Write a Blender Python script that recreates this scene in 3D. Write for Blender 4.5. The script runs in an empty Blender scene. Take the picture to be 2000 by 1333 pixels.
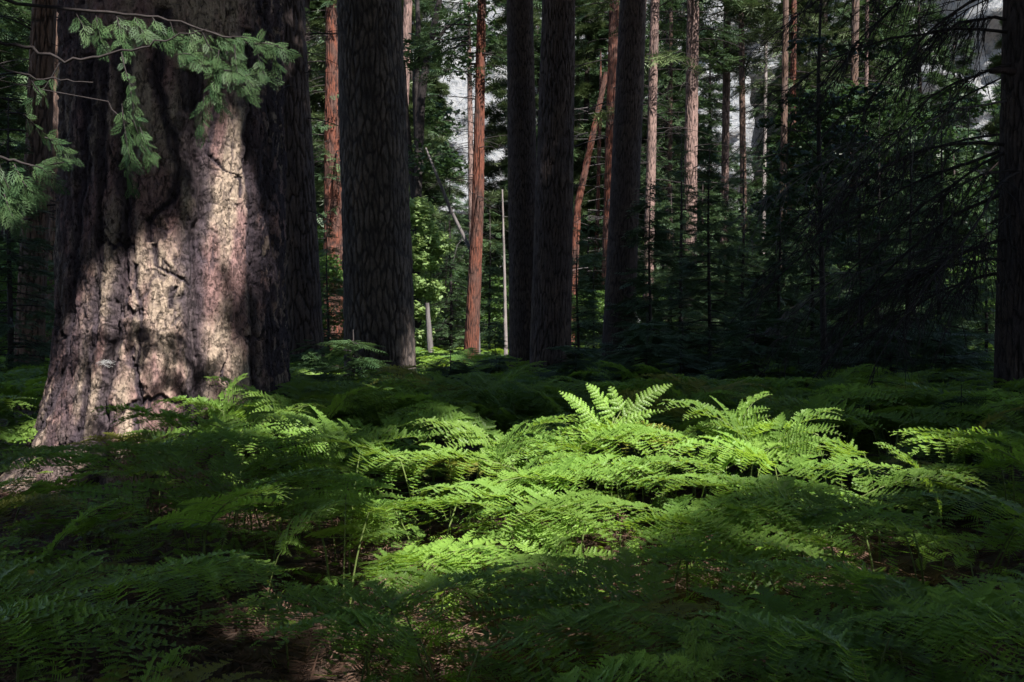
import bpy, math, random
import numpy as np
from mathutils import Vector, Matrix
random.seed(7)
sc = bpy.context.scene
C = sc.collection
PI = math.pi

# ------------------------------------------------------------------ camera
EYE, HOR, F = 1.5, 640.0, 1944.0
cam_d = bpy.data.cameras.new('camera'); cam = bpy.data.objects.new('camera', cam_d); C.objects.link(cam)
cam_d.lens = 35.0; cam_d.sensor_width = 36.0; cam_d.clip_start = 0.05; cam_d.clip_end = 3000
cam.location = (0, 0, EYE); cam.rotation_euler = (PI/2 - math.atan((666.5-HOR)/F), 0, 0)
sc.camera = cam
# ------------------------------------------------------------------ light
SUN_EL, SUN_H = math.radians(50), (0.50, -0.866)
S = np.array([SUN_H[0]*math.cos(SUN_EL), SUN_H[1]*math.cos(SUN_EL), math.sin(SUN_EL)])
w = bpy.data.worlds.new('World'); sc.world = w; w.use_nodes = True
nt = w.node_tree; sky = nt.nodes.new('ShaderNodeTexSky'); sky.sky_type = 'NISHITA'; sky.sun_disc = False
sky.sun_elevation = SUN_EL; sky.sun_rotation = math.atan2(SUN_H[0], SUN_H[1])
nt.links.new(sky.outputs[0], nt.nodes['Background'].inputs[0]); nt.nodes['Background'].inputs[1].default_value = 0.115
sl = bpy.data.lights.new('sun', 'SUN'); sl.energy = 5.0; sl.angle = math.radians(0.5); sl.color = (1.0, 0.955, 0.89)
so = bpy.data.objects.new('sun', sl); C.objects.link(so)
so.rotation_euler = Vector(S).to_track_quat('Z', 'Y').to_euler(); so.location = (20, -30, 60)
vs = sc.view_settings; vs.view_transform = 'Standard'; vs.look = 'None'; vs.gamma = 1; vs.exposure = 1.4
cy = sc.cycles; cy.use_denoising = True; cy.max_bounces = 6; cy.diffuse_bounces = 3; cy.glossy_bounces = 2
cy.transmission_bounces = 4; cy.transparent_max_bounces = 4; cy.sample_clamp_indirect = 2.0
try: cy.denoiser = 'OPENIMAGEDENOISE'; cy.denoising_input_passes = 'RGB_ALBEDO_NORMAL'; cy.denoising_prefilter = 'ACCURATE'
except Exception: pass

# ------------------------------------------------------------------ helpers
def at(px, py, Y):
    "a point of the photograph (2000 px wide) at the depth Y"
    return np.array([(px-1000)/F*Y, Y, EYE-(py-HOR)/F*Y])
def smooth(a, b, x):
    t = np.clip((x-a)/(b-a), 0, 1); return t*t*(3-2*t)
def hsh(i, j, s):
    h = (i.astype(np.int64)*374761393 + j.astype(np.int64)*668265263 + int(s)*974634777) & 0x7fffffff
    h = ((h ^ (h >> 13))*1274126177) & 0x7fffffff
    h = ((h ^ (h >> 15))*1103515245) & 0x7fffffff
    return ((h ^ (h >> 16)) & 0xffffff)/float(0xffffff)
def vnoise(x, y, s):
    i, j = np.floor(x), np.floor(y); fx, fy = x-i, y-j
    fx, fy = fx*fx*(3-2*fx), fy*fy*(3-2*fy)
    a, b, c, d = hsh(i, j, s), hsh(i+1, j, s), hsh(i, j+1, s), hsh(i+1, j+1, s)
    return (a*(1-fx)+b*fx)*(1-fy) + (c*(1-fx)+d*fx)*fy
def fbm(x, y, s, o=4):
    t, a, n = 0, 0.5, 0
    for k in range(o):
        t = t + a*vnoise(x*2**k, y*2**k, s+k*17); n += a; a *= .5
    return t/n
def voro(x, y, s):
    i, j = np.floor(x), np.floor(y)
    f1 = np.full(x.shape, 9.); f2 = np.full(x.shape, 9.); cid = np.zeros(x.shape)
    for di in (-1, 0, 1):
        for dj in (-1, 0, 1):
            a, b = i+di, j+dj
            d = np.hypot(a+.1+.8*hsh(a, b, s)-x, b+.1+.8*hsh(a, b, s+5)-y)
            n1 = d < f1
            f2 = np.where(n1, f1, np.minimum(f2, d)); cid = np.where(n1, hsh(a, b, s+9), cid); f1 = np.where(n1, d, f1)
    return f1, f2, cid
def mesh(name, v, faces, attrs=None, smooth_=True, mat_index=None):
    me = bpy.data.meshes.new(name)
    v = np.asarray(v, np.float32).reshape(-1, 3)
    faces = [np.asarray(f, np.int32) for f in faces if len(f)]
    me.vertices.add(len(v)); me.vertices.foreach_set('co', v.ravel())
    loops = np.concatenate([f.ravel() for f in faces]); sizes = np.concatenate([np.full(len(f), f.shape[1], np.int32) for f in faces])
    me.loops.add(len(loops)); me.loops.foreach_set('vertex_index', loops)
    me.polygons.add(len(sizes)); me.polygons.foreach_set('loop_start', np.concatenate([[0], np.cumsum(sizes)[:-1]]).astype(np.int32))
    me.polygons.foreach_set('loop_total', sizes)
    if smooth_: me.polygons.foreach_set('use_smooth', np.ones(len(sizes), bool))
    if mat_index is not None: me.polygons.foreach_set('material_index', np.asarray(mat_index, np.int32))
    for k, a in (attrs or {}).items():
        at_ = me.attributes.new(k, 'FLOAT', 'POINT'); at_.data.foreach_set('value', np.asarray(a, np.float32))
    me.update(calc_edges=True); me.validate()
    return me
def obj(name, me, mat, parent=None, loc=(0, 0, 0)):
    o = bpy.data.objects.new(name, me); C.objects.link(o); o.location = loc
    if mat and not me.materials: me.materials.append(mat)
    if parent: o.parent = parent
    return o
def tag(o, label=None, cat=None, group=None, kind=None):
    if label: o['label'] = label
    if cat: o['category'] = cat
    if group: o['group'] = group
    if kind: o['kind'] = kind
    return o
def thing(name, label, cat, loc, group=None, rz=0.):
    o = bpy.data.objects.new(name, None); C.objects.link(o); o.location = loc; o.rotation_euler = (0, 0, rz)
    o.empty_display_size = .2
    return tag(o, label, cat, group)
class MB:
    "collects geometry for ONE mesh"
    def __init__(s): s.v = []; s.f = {}; s.n = 0; s.t = []
    def add(s, v, faces, tint=0.5):
        v = np.asarray(v, float).reshape(-1, 3); s.v.append(v)
        s.t.append(np.broadcast_to(np.asarray(tint, float), (len(v),)))
        for f in faces:
            f = np.asarray(f)
            if len(f): s.f.setdefault(f.shape[1], []).append(f + s.n)
        s.n += len(v); return s
    def me(s, name, sm=True):
        return mesh(name, np.concatenate(s.v), [np.concatenate(x) for x in s.f.values()], {'tint': np.concatenate(s.t)}, sm)
def norm(a): return a/np.maximum(np.linalg.norm(a, axis=-1, keepdims=True), 1e-9)
def tubes(mb, P, R, sides=5, tint=0.5):
    "P (N,K,3) centre lines, R (N,K) radii"
    P = np.asarray(P, float); R = np.asarray(R, float)
    if P.ndim == 2: P = P[None]; R = R[None]
    N, K = P.shape[:2]
    T = norm(np.gradient(P, axis=1)); ref = np.where(np.abs(T[:, :1, 2:3]) > .8, [[[1., .13, 0]]], [[[0, .1, 1.]]])
    ref = np.broadcast_to(ref, T.shape); A = norm(np.cross(T, ref)); B = np.cross(T, A)
    th = np.arange(sides)/sides*2*PI
    v = P[:, :, None] + R[:, :, None, None]*(np.cos(th)[:, None]*A[:, :, None] + np.sin(th)[:, None]*B[:, :, None])
    b = (np.arange(N)*K*sides)[:, None, None]; k = (np.arange(K-1)*sides)[None, :, None]; q = np.arange(sides)[None, None, :]; q2 = (q+1) % sides
    f = np.stack([b+k+q, b+k+q2, b+k+sides+q2, b+k+sides+q], -1).reshape(-1, 4)
    caps = (np.arange(N)*K*sides)[:, None] + (K-1)*sides + np.arange(sides)[None]
    mb.add(v.reshape(-1, 3), [f, caps] if sides != 4 else [np.concatenate([f, caps])], tint)
def scatter(mb, tv, tf, loc, X, Y, Z, scale, tint):
    "copies of a small template (tv, tf) with axes X,Y,Z (N,3) into one mesh"
    N = len(loc); M = len(tv)
    v = loc[:, None] + scale[:, None, None]*(tv[None, :, 0:1]*X[:, None] + tv[None, :, 1:2]*Y[:, None] + tv[None, :, 2:3]*Z[:, None])
    fs = [(f[None] + (np.arange(N)*M)[:, None, None]).reshape(-1, f.shape[1]) for f in tf]
    mb.add(v.reshape(-1, 3), fs, np.repeat(tint, M))
def frames(d, up, jit, rng):
    "axes X along d, Z about up"
    d = norm(d + rng.normal(0, jit, d.shape)); u = norm(up + rng.normal(0, jit, d.shape))
    Y = norm(np.cross(u, d)); Z = np.cross(d, Y); return d, Y, Z

# ------------------------------------------------------------------ materials
def newmat(name):
    m = bpy.data.materials.new(name); m.use_nodes = True; n = m.node_tree; n.nodes.clear()
    return m, n, (lambda t: n.nodes.new(t)), n.links.new
def rgb(c): return (*c, 1)
def leaf_mat(name, c0, c1, ct, trans=.35, rough=.45, spec=.35, randv=.25):
    m, n, N, L = newmat(name)
    a = N('ShaderNodeAttribute'); a.attribute_name = 'tint'
    mix = N('ShaderNodeMix'); mix.data_type = 'RGBA'; mix.inputs[6].default_value = rgb(c0); mix.inputs[7].default_value = rgb(c1)
    L(a.outputs['Fac'], mix.inputs[0])
    oi = N('ShaderNodeObjectInfo'); mr = N('ShaderNodeMapRange'); mr.inputs[3].default_value = 1-randv; mr.inputs[4].default_value = 1+randv
    L(oi.outputs['Random'], mr.inputs[0])
    hs = N('ShaderNodeHueSaturation'); L(mix.outputs[2], hs.inputs['Color']); L(mr.outputs[0], hs.inputs['Value'])
    b = N('ShaderNodeBsdfPrincipled'); L(hs.outputs[0], b.inputs['Base Color']); b.inputs['Roughness'].default_value = rough
    b.inputs['Specular IOR Level'].default_value = spec
    t = N('ShaderNodeBsdfTranslucent'); h2 = N('ShaderNodeHueSaturation'); h2.inputs['Color'].default_value = rgb(ct); L(mr.outputs[0], h2.inputs['Value'])
    L(h2.outputs[0], t.inputs[0])
    ms = N('ShaderNodeMixShader'); ms.inputs[0].default_value = trans; L(b.outputs[0], ms.inputs[1]); L(t.outputs[0], ms.inputs[2])
    o = N('ShaderNodeOutputMaterial'); L(ms.outputs[0], o.inputs[0]); return m
def bark_mat(name, plate, plate2, cork, grain=60., bump=.4, rough=.9, chips=False):
    m, n, N, L = newmat(name)
    tc = N('ShaderNodeTexCoord'); mp = N('ShaderNodeMapping'); mp.inputs['Scale'].default_value = (1, 1, .35); L(tc.outputs['Object'], mp.inputs[0])
    n1 = N('ShaderNodeTexNoise'); n1.inputs['Scale'].default_value = 3.5; n1.inputs['Detail'].default_value = 5; L(mp.outputs[0], n1.inputs['Vector'])
    n2 = N('ShaderNodeTexNoise'); n2.inputs['Scale'].default_value = grain; n2.inputs['Detail'].default_value = 6; n2.inputs['Roughness'].default_value = .7; L(mp.outputs[0], n2.inputs['Vector'])
    r1 = N('ShaderNodeMapRange'); r1.inputs[1].default_value = .42; r1.inputs[2].default_value = .58; L(n1.outputs[0], r1.inputs[0])
    mx = N('ShaderNodeMix'); mx.data_type = 'RGBA'; mx.inputs[6].default_value = rgb(plate); mx.inputs[7].default_value = rgb(plate2); L(r1.outputs[0], mx.inputs[0])
    a = N('ShaderNodeAttribute'); a.attribute_name = 'plate'
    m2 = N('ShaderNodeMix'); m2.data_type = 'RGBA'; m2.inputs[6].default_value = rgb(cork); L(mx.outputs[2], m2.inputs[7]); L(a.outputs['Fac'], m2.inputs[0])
    hs = N('ShaderNodeHueSaturation'); L(m2.outputs[2], hs.inputs['Color'])
    r2 = N('ShaderNodeMapRange'); r2.inputs[1].default_value = .3; r2.inputs[2].default_value = .7; r2.inputs[3].default_value = .62; r2.inputs[4].default_value = 1.3
    L(n2.outputs[0], r2.inputs[0]); L(r2.outputs[0], hs.inputs['Value'])
    b = N('ShaderNodeBsdfPrincipled'); L(hs.outputs[0], b.inputs['Base Color']); b.inputs['Roughness'].default_value = rough; b.inputs['Specular IOR Level'].default_value = .2
    bp = N('ShaderNodeBump'); bp.inputs['Strength'].default_value = bump; bp.inputs['Distance'].default_value = .02
    L(n2.outputs[0], bp.inputs['Height']); L(bp.outputs[0], b.inputs['Normal'])
    if chips:
        mp2 = N('ShaderNodeMapping'); mp2.inputs['Scale'].default_value = (1, 1, .5); L(tc.outputs['Object'], mp2.inputs[0]); prev = bp
        for sc_n, lo, hi, dd, dark in ((18, .58, .60, .018, .5), (36, .575, .61, .009, .6), (9, .50, .515, .003, 1.0)):
            c = N('ShaderNodeTexNoise'); c.inputs['Scale'].default_value = sc_n; c.inputs['Detail'].default_value = 5; c.inputs['Distortion'].default_value = 1.2; L(mp2.outputs[0], c.inputs['Vector'])
            r = N('ShaderNodeMapRange'); r.inputs[1].default_value = lo; r.inputs[2].default_value = hi; r.inputs[3].default_value = 1; r.inputs[4].default_value = 0; L(c.outputs[0], r.inputs[0])
            q = N('ShaderNodeBump'); q.inputs['Strength'].default_value = 1; q.inputs['Distance'].default_value = dd; L(r.outputs[0], q.inputs['Height']); L(prev.outputs[0], q.inputs['Normal']); prev = q
            r3 = N('ShaderNodeMapRange'); r3.inputs[3].default_value = dark; r3.inputs[4].default_value = 1; L(r.outputs[0], r3.inputs[0])
            h2 = N('ShaderNodeHueSaturation'); L(b.inputs['Base Color'].links[0].from_socket, h2.inputs['Color']); L(r3.outputs[0], h2.inputs['Value']); L(h2.outputs[0], b.inputs['Base Color'])
        L(prev.outputs[0], b.inputs['Normal'])
    o = N('ShaderNodeOutputMaterial'); L(b.outputs[0], o.inputs[0]); return m
def noise_mat(name, cols, scale, stretch=(1, 1, 1), rough=.9, bump=.3, detail=6, dist=.05):
    m, n, N, L = newmat(name)
    tc = N('ShaderNodeTexCoord'); mp = N('ShaderNodeMapping'); mp.inputs['Scale'].default_value = stretch; L(tc.outputs['Object'], mp.inputs[0])
    n1 = N('ShaderNodeTexNoise'); n1.inputs['Scale'].default_value = scale; n1.inputs['Detail'].default_value = detail; n1.inputs['Roughness'].default_value = .65; L(mp.outputs[0], n1.inputs['Vector'])
    cr = N('ShaderNodeValToRGB'); L(n1.outputs[0], cr.inputs[0]); e = cr.color_ramp.elements
    pos = np.linspace(.32, .68, len(cols)); e[0].position = pos[0]; e[0].color = rgb(cols[0]); e[1].position = pos[-1]; e[1].color = rgb(cols[-1])
    for p, c in list(zip(pos, cols))[1:-1]: x = e.new(p); x.color = rgb(c)
    b = N('ShaderNodeBsdfPrincipled'); L(cr.outputs[0], b.inputs['Base Color']); b.inputs['Roughness'].default_value = rough; b.inputs['Specular IOR Level'].default_value = .2
    bp = N('ShaderNodeBump'); bp.inputs['Strength'].default_value = bump; bp.inputs['Distance'].default_value = dist
    L(n1.outputs[0], bp.inputs['Height']); L(bp.outputs[0], b.inputs['Normal'])
    o = N('ShaderNodeOutputMaterial'); L(b.outputs[0], o.inputs[0]); return m
M = {}
M['fern'] = leaf_mat('fern_green', (.075, .16, .036), (.205, .33, .06), (.34, .52, .05), .40, .5, .32, .25)
M['fern_yellow'] = leaf_mat('fern_yellowing', (.16, .19, .035), (.26, .25, .06), (.3, .32, .05), .4, .5, .2, .2)
M['maple'] = leaf_mat('maple_leaf', (.2, .3, .11), (.3, .40, .18), (.36, .48, .16), .45, .5, .2, .1)
M['fern_stem'] = leaf_mat('fern_stem', (.10, .14, .04), (.16, .20, .06), (.1, .12, .03), .05, .5, .3, .2)
M['dead_fern'] = noise_mat('dead_fern', [(.06, .035, .028), (.125, .07, .05), (.2, .125, .095)], 9, rough=.85)
M['fir'] = leaf_mat('fir_needles', (.03, .062, .032), (.085, .135, .055), (.07, .12, .04), .2, .5, .3, .25)
M['pine'] = leaf_mat('pine_needles', (.04, .07, .03), (.11, .145, .055), (.08, .11, .04), .2, .5, .3, .25)
M['cedar'] = leaf_mat('cedar_spray', (.035, .08, .035), (.09, .15, .06), (.08, .13, .04), .25, .5, .15, .2)
M['broad'] = leaf_mat('broad_leaf', (.055, .12, .03), (.13, .22, .06), (.16, .27, .05), .4, .45, .35, .2)
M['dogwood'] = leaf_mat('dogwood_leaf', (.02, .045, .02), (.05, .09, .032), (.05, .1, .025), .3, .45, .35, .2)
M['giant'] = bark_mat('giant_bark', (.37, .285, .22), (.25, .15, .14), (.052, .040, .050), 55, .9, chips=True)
M['plated'] = bark_mat('plated_bark', (.145, .115, .10), (.085, .07, .066), (.045, .038, .038), 40, .5)
M['dark'] = bark_mat('dark_bark', (.085, .062, .055), (.065, .05, .05), (.028, .023, .023), 40, .6)
M['red'] = bark_mat('red_bark', (.14, .05, .032), (.085, .045, .036), (.03, .018, .016), 25, .6)
M['pink'] = bark_mat('pinkish_bark', (.23, .15, .13), (.13, .09, .08), (.05, .035, .033), 25, .6)
M['brown'] = bark_mat('brown_bark', (.13, .08, .06), (.10, .07, .06), (.04, .03, .028), 25, .6)
M['deadwood'] = noise_mat('dead_wood', [(.065, .055, .055), (.16, .145, .145)], 14, (1, 1, .15), bump=.4)
M['twig'] = noise_mat('dark_twig', [(.018, .015, .015), (.045, .037, .037)], 12, bump=.2)
M['palewood'] = noise_mat('pale_wood', [(.13, .11, .105), (.26, .23, .22)], 10, (1, 1, .2), bump=.3)

# ------------------------------------------------------------------ bark and trunks
def bark(u, v, s, cw, ch, depth, flake=0.0, edge=(.04, .22), crack=1.):
    a = u/cw + 1.0*(fbm(u/cw*.55, v/ch*.5, s+1, 4)-.5) + .25*(fbm(u/cw*5, v/ch*5, s+2, 3)-.5)
    b = v/ch + 1.1*(fbm(u/cw*.6, v/ch*.5, s+3, 4)-.5) + .2*(fbm(u/cw*5, v/ch*4, s+4, 3)-.5)
    a = a + .14*(fbm(u/cw*15, v/ch*13, s+12, 2)-.5); b = b + .1*(fbm(u/cw*15, v/ch*13, s+13, 2)-.5)
    f1, f2, cid = voro(a, b, s)
    pl = smooth(edge[0], edge[1], f2-f1+.16*(fbm(u/cw*3, v/ch*5, s+14, 3)-.5))
    if crack < 1: pl = 1-(1-pl)*smooth(.62-crack*.3, .74-crack*.3, fbm(u/cw*1.1+3, v/ch*1.1, s+15, 3))
    h = depth*(pl-1) + depth*.35*(cid-.5)
    rid = np.abs(fbm(u/cw*5, v/ch*2.2, s+8, 3)-.5)*2
    h = h - depth*.35*(1-rid)**3*(1-.5*pl)
    if flake:
        n = fbm(u*8, v*5.5, s+6, 5)*9; q = np.floor(n) + smooth(.72, 1, n-np.floor(n)); h = h + flake*(q-4.5)*pl
        n = fbm(u*24+3*fbm(u*9, v*9, s+27, 2), v*13+3*fbm(u*8, v*8, s+28, 2), s+7, 4); h = h - flake*1.5*smooth(.60, .63, n)*pl
        n = fbm(u*30, v*22, s+17, 4)*5; q = np.floor(n) + smooth(.8, 1, n-np.floor(n)); h = h + flake*.55*(q-2.5)
        pl = pl*(1-.35*smooth(.56, .62, fbm(u*26, v*17, s+18, 4)))
    return h, pl
def interp_path(path, z):
    path = np.asarray(path, float); zz = path[:, 2]
    return [np.interp(z, zz, path[:, k]) for k in (0, 1, 3)]
def trunk_mesh(name, path, cols, dz, ztop, bk, seed, flare=.25, flare_h=.5, wob=.04, front=None, hand=None, back=None):
    "path: (x,y,z,r) local to the base; rows dz apart up to ztop, coarse above"
    path = np.asarray(path, float); H = path[-1, 2]
    zs = np.arange(-.25, min(ztop, H), dz)
    if H > ztop: zs = np.concatenate([zs, np.linspace(ztop, H, max(3, int((H-ztop)/.8)))])
    back = back or max(6, cols//8)
    th = np.concatenate([np.linspace(-PI*.56, PI*.56, cols), np.linspace(PI*.56, 2*PI-PI*.56, back+2)[1:-1]])
    nc = len(th); TH, Z = np.meshgrid(th, zs)
    cx, cyy, r = interp_path(path, zs); r0 = r.copy()
    rr = r[:, None]*np.ones_like(TH)
    fl = np.exp(-np.maximum(Z, 0)/flare_h)*flare
    lob = .75 + .5*np.cos(TH*3+seed) + .35*np.cos(TH*5+2.1*seed)
    rr = rr*(1+fl*lob) + wob*r[:, None]*(fbm(TH*1.6+20, Z*.7, seed+50, 3)-.5)*2
    U = TH*np.median(r0[:max(3, len(r0)//2)])
    h, pl = bark(U+100, Z+100, seed, *bk)
    if hand: h, pl, rr = hand(TH, Z, U, h, pl, rr)
    fade = np.where(Z > ztop+.5, .5, 1.)
    rr = np.maximum(rr + h*fade, .003)
    fd = math.atan2(front[1], front[0]) if front is not None else -PI/2
    v = np.stack([cx[:, None]+rr*np.cos(TH+fd), cyy[:, None]+rr*np.sin(TH+fd), Z], -1)
    R = len(zs); i = (np.arange(R-1)*nc)[:, None]; j = np.arange(nc)[None]; j2 = (j+1) % nc
    f = np.stack([i+j, i+j2, i+nc+j2, i+nc+j], -1).reshape(-1, 4)
    return mesh(name, v.reshape(-1, 3), [f], {'plate': pl.ravel(), 'tint': pl.ravel()*0+.5})

# ------------------------------------------------------------------ sun patches the shading crowns leave open (2-D coordinates on the ground along the sun)
def G(P): return np.array([P[0]-S[0]*P[2]/S[2], P[1]-S[1]*P[2]/S[2]])
BT = np.array([-3.40, 10.0]); BTR = 1.09           # the giant trunk's axis and radius
def on_giant(px, py, r=BTR):
    k = (px-1000)/F; a = k*k+1; b = -2*(k*BT[0]+BT[1]); c = BT@BT-r*r; d = max(b*b-4*a*c, 0)
    Y = (-b-math.sqrt(d))/(2*a); return at(px, py, Y)
LIT = []
def lit(P, r): LIT.append((*G(P), r))
for px, py, r in [(448, 285, .10), (448, 340, .13), (446, 400, .17), (440, 460, .19), (432, 520, .16), (330, 470, .12), (290, 520, .18), (270, 580, .22),
                  (300, 620, .20), (260, 660, .25), (310, 690, .22), (240, 740, .26), (310, 760, .24), (180, 790, .22), (250, 830, .28), (320, 820, .2), (140, 860, .2), (120, 800, .18), (165, 640, .14), (205, 580, .12), (110, 890, .18), 
                  (90, 920, .2), (60, 960, .22), (160, 700, .12)]:
    lit(on_giant(px, py), r)
lit((-4.6, 8.7, 0), .4); lit((-4.9, 8.3, 0), .3)
for px, py, r in [(555, 108, .16), (510, 100, .1), (410, 90, .08), (330, 70, .08), (400, 230, .07), (60, 350, .16), (110, 345, .12), (20, 390, .12)]: lit(at(px, py, 7.2), r)
def lit_ell(cx, cy_, z, rx, ry, n=40, seed=1):
    rg = np.random.default_rng(seed)
    for _ in range(n):
        a, q = rg.uniform(0, 2*PI), math.sqrt(rg.uniform(0, 1)); lit((cx+rx*q*math.cos(a), cy_+ry*q*math.sin(a), z), .22)
lit_ell(.62, 5.75, .95, 1.15, .85, 60)
lit_ell(.45, 4.75, .75, .85, .5, 25, 2)
for X, Y, Z, r in [(-2.35, 7.5, 1.05, .36), (-1.95, 7.5, 1.1, .3), (-1.75, 7.2, .95, .3), (-1.35, 6.9, .9, .38), (-1.75, 10.9, 1.2, .2), (-1.0, 6.0, .7, .2), (-.3, 4.0, .6, .16), (-.42, 3.7, .5, .14),
                   (-.12, 4.1, .6, .12), (2.1, 5.4, .8, .14), (2.45, 5.7, .85, .12), (1.55, 4.3, .6, .12), (-1.0, 9.4, 1.0, .22), (-1.35, 9.8, 1.0, .15), (-2.9, 5.6, .1, .16), (-3.3, 6.2, .1, .15),
                   (-1.2, 5.1, .1, .15), (-.9, 4.6, .0, .12), (-.45, 4.55, 0, .12), (1.5, 4.75, 0, .14), (.95, 4.6, 0, .1), (-.2, 4.45, 0, .1), (2.1, 4.6, 0, .12), (3.1, 8.6, .9, .12), (2.3, 10.5, .9, .15), (4.3, 9.6, .7, .15),
                   (.1, 7.0, .7, .2), (-.45, 5.2, .4, .15), (1.9, 6.3, 1.0, .15)]:
    lit((X, Y, Z), r-.15)
for X, Y, Z, r in [(-1.3, 17.9, .9, .5), (-1.6, 18.8, .9, .6), (-1.1, 17, .9, .3), (-1.75, 11.0, 1.3, .15), (-2.1, 11.3, 1.2, .1), (-2.25, 12, 1.2, .1), (-1.5, 10.8, 1.0, .1), (1.9, 5.6, .9, .06), (2.35, 5.3, .8, .05), (2.6, 5.9, .85, .08), (1.75, 5.0, .75, .06), (2.95, 6.3, .85, .05), (2.1, 6.2, .9, .08), (2.9, 5.2, .7, .03), (3.3, 7.1, .8, .05)]: lit((X, Y, Z), r)
def lit_line(px0, py0, px1, py1, D, r, n=10):
    for t in np.linspace(0, 1, n): lit(at(px0+(px1-px0)*t, py0+(py1-py0)*t, D), r)
lit_line(655, 60, 650, 640, 40, .7, 6); lit_line(800, 0, 790, 200, 35, .6); lit_line(940, 200, 925, 690, 26, .3, 8); lit_line(920, 190, 920, 420, 45, .8)
lit_line(985, 370, 987, 690, 24, .35); lit_line(1197, 0, 1185, 500, 40, .8, 8); lit_line(1165, 150, 1118, 600, 45, .8, 14); lit_line(1277, 0, 1265, 560, 32, .6, 14)
lit_line(1352, 130, 1345, 420, 34, .6); lit_line(1418, 190, 1412, 480, 45, 1.0); lit_line(1447, 200, 1455, 480, 42, .8, 6); lit_line(1495, 0, 1490, 400, 45, .5); lit_line(1548, 50, 1545, 480, 40, .5)
lit_line(825, 400, 825, 680, 28.5, 1.2, 10); lit_line(835, 330, 925, 500, 26, .3, 6); lit_line(838, 590, 845, 690, 26, .3, 4)
lit_line(822, 600, 826, 735, 13.6, .06, 6); lit_line(830, 700, 890, 740, 26, 1.0, 5); lit_line(1150, 470, 1200, 540, 34, .9, 5); lit_line(960, 620, 985, 700, 25, .5, 4)
LITA = np.array(LIT)

# ------------------------------------------------------------------ templates for foliage
def quad_leaf(x0, y0, dx, dy, l, wd, z=0., fold=.0):
    n = math.hypot(dx, dy); dx, dy = dx/n, dy/n
    return [(x0, y0, z), (x0+dx*l*.45-dy*wd, y0+dy*l*.45+dx*wd, z+fold), (x0+dx*l, y0+dy*l, z-.05*l), (x0+dx*l*.45+dy*wd, y0+dy*l*.45-dx*wd, z+fold)]
def tmpl(leaves):
    v = np.array([p for q in leaves for p in q], float); f = np.arange(len(v)).reshape(-1, 4); return v, [f]
def fir_template(n=6, wd=.05):
    L = []
    for i in range(n):
        t = (i+.3)/n; l = .42*(1-t*.65)
        for s in (-1, 1): L.append(quad_leaf(t, 0, .75, s, l, wd, 0, .02))
    L.append(quad_leaf(.85, 0, 1, 0, .3, wd)); return tmpl(L)
FIR = fir_template(5, .055); FIRN = fir_template(9, .028)
rg0 = np.random.default_rng(3)
TUFT = tmpl([quad_leaf(0, 0, math.cos(a), math.sin(a), .8+.3*rg0.random(), .05, 0) for a in np.linspace(-1.9, 1.9, 9)])
for k in range(9): TUFT[0][k*4+1:k*4+4, 2] += rg0.uniform(-.5, .5)*np.array([.5, 1, .5])
BROAD = tmpl([quad_leaf(.12*k, 0, math.cos(a), math.sin(a), .62, .2, .02*k, .06) for k, a in enumerate((0.2, 1.1, -1.0, 2.0, -2.1))])
CLUMP = tmpl([quad_leaf(*rg0.uniform(-.35, .35, 2), *rg0.normal(0, 1, 2), .95, .2, rg0.uniform(-.5, .5), rg0.uniform(-.2, .2)) for _ in range(12)])
def cedar_template():
    L = []
    for t, l in ((.02, .62), (.24, .56), (.46, .46), (.68, .32)):
        for s in (-1, 1):
            x0, dx, dy = t+(.1 if s > 0 else 0), .86, s*.5
            L.append(quad_leaf(x0, 0, dx, dy, l, .02))
            for q, s2 in ((.35, s), (.55, -s)): L.append(quad_leaf(x0+dx*q*l, dy*q*l, math.cos(.52*s+.45*s2), math.sin(.52*s+.45*s2), l*.38, .015))
    L.append(quad_leaf(0, 0, 1, 0, 1.1, .02)); return tmpl(L)
CEDAR = cedar_template()

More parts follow.
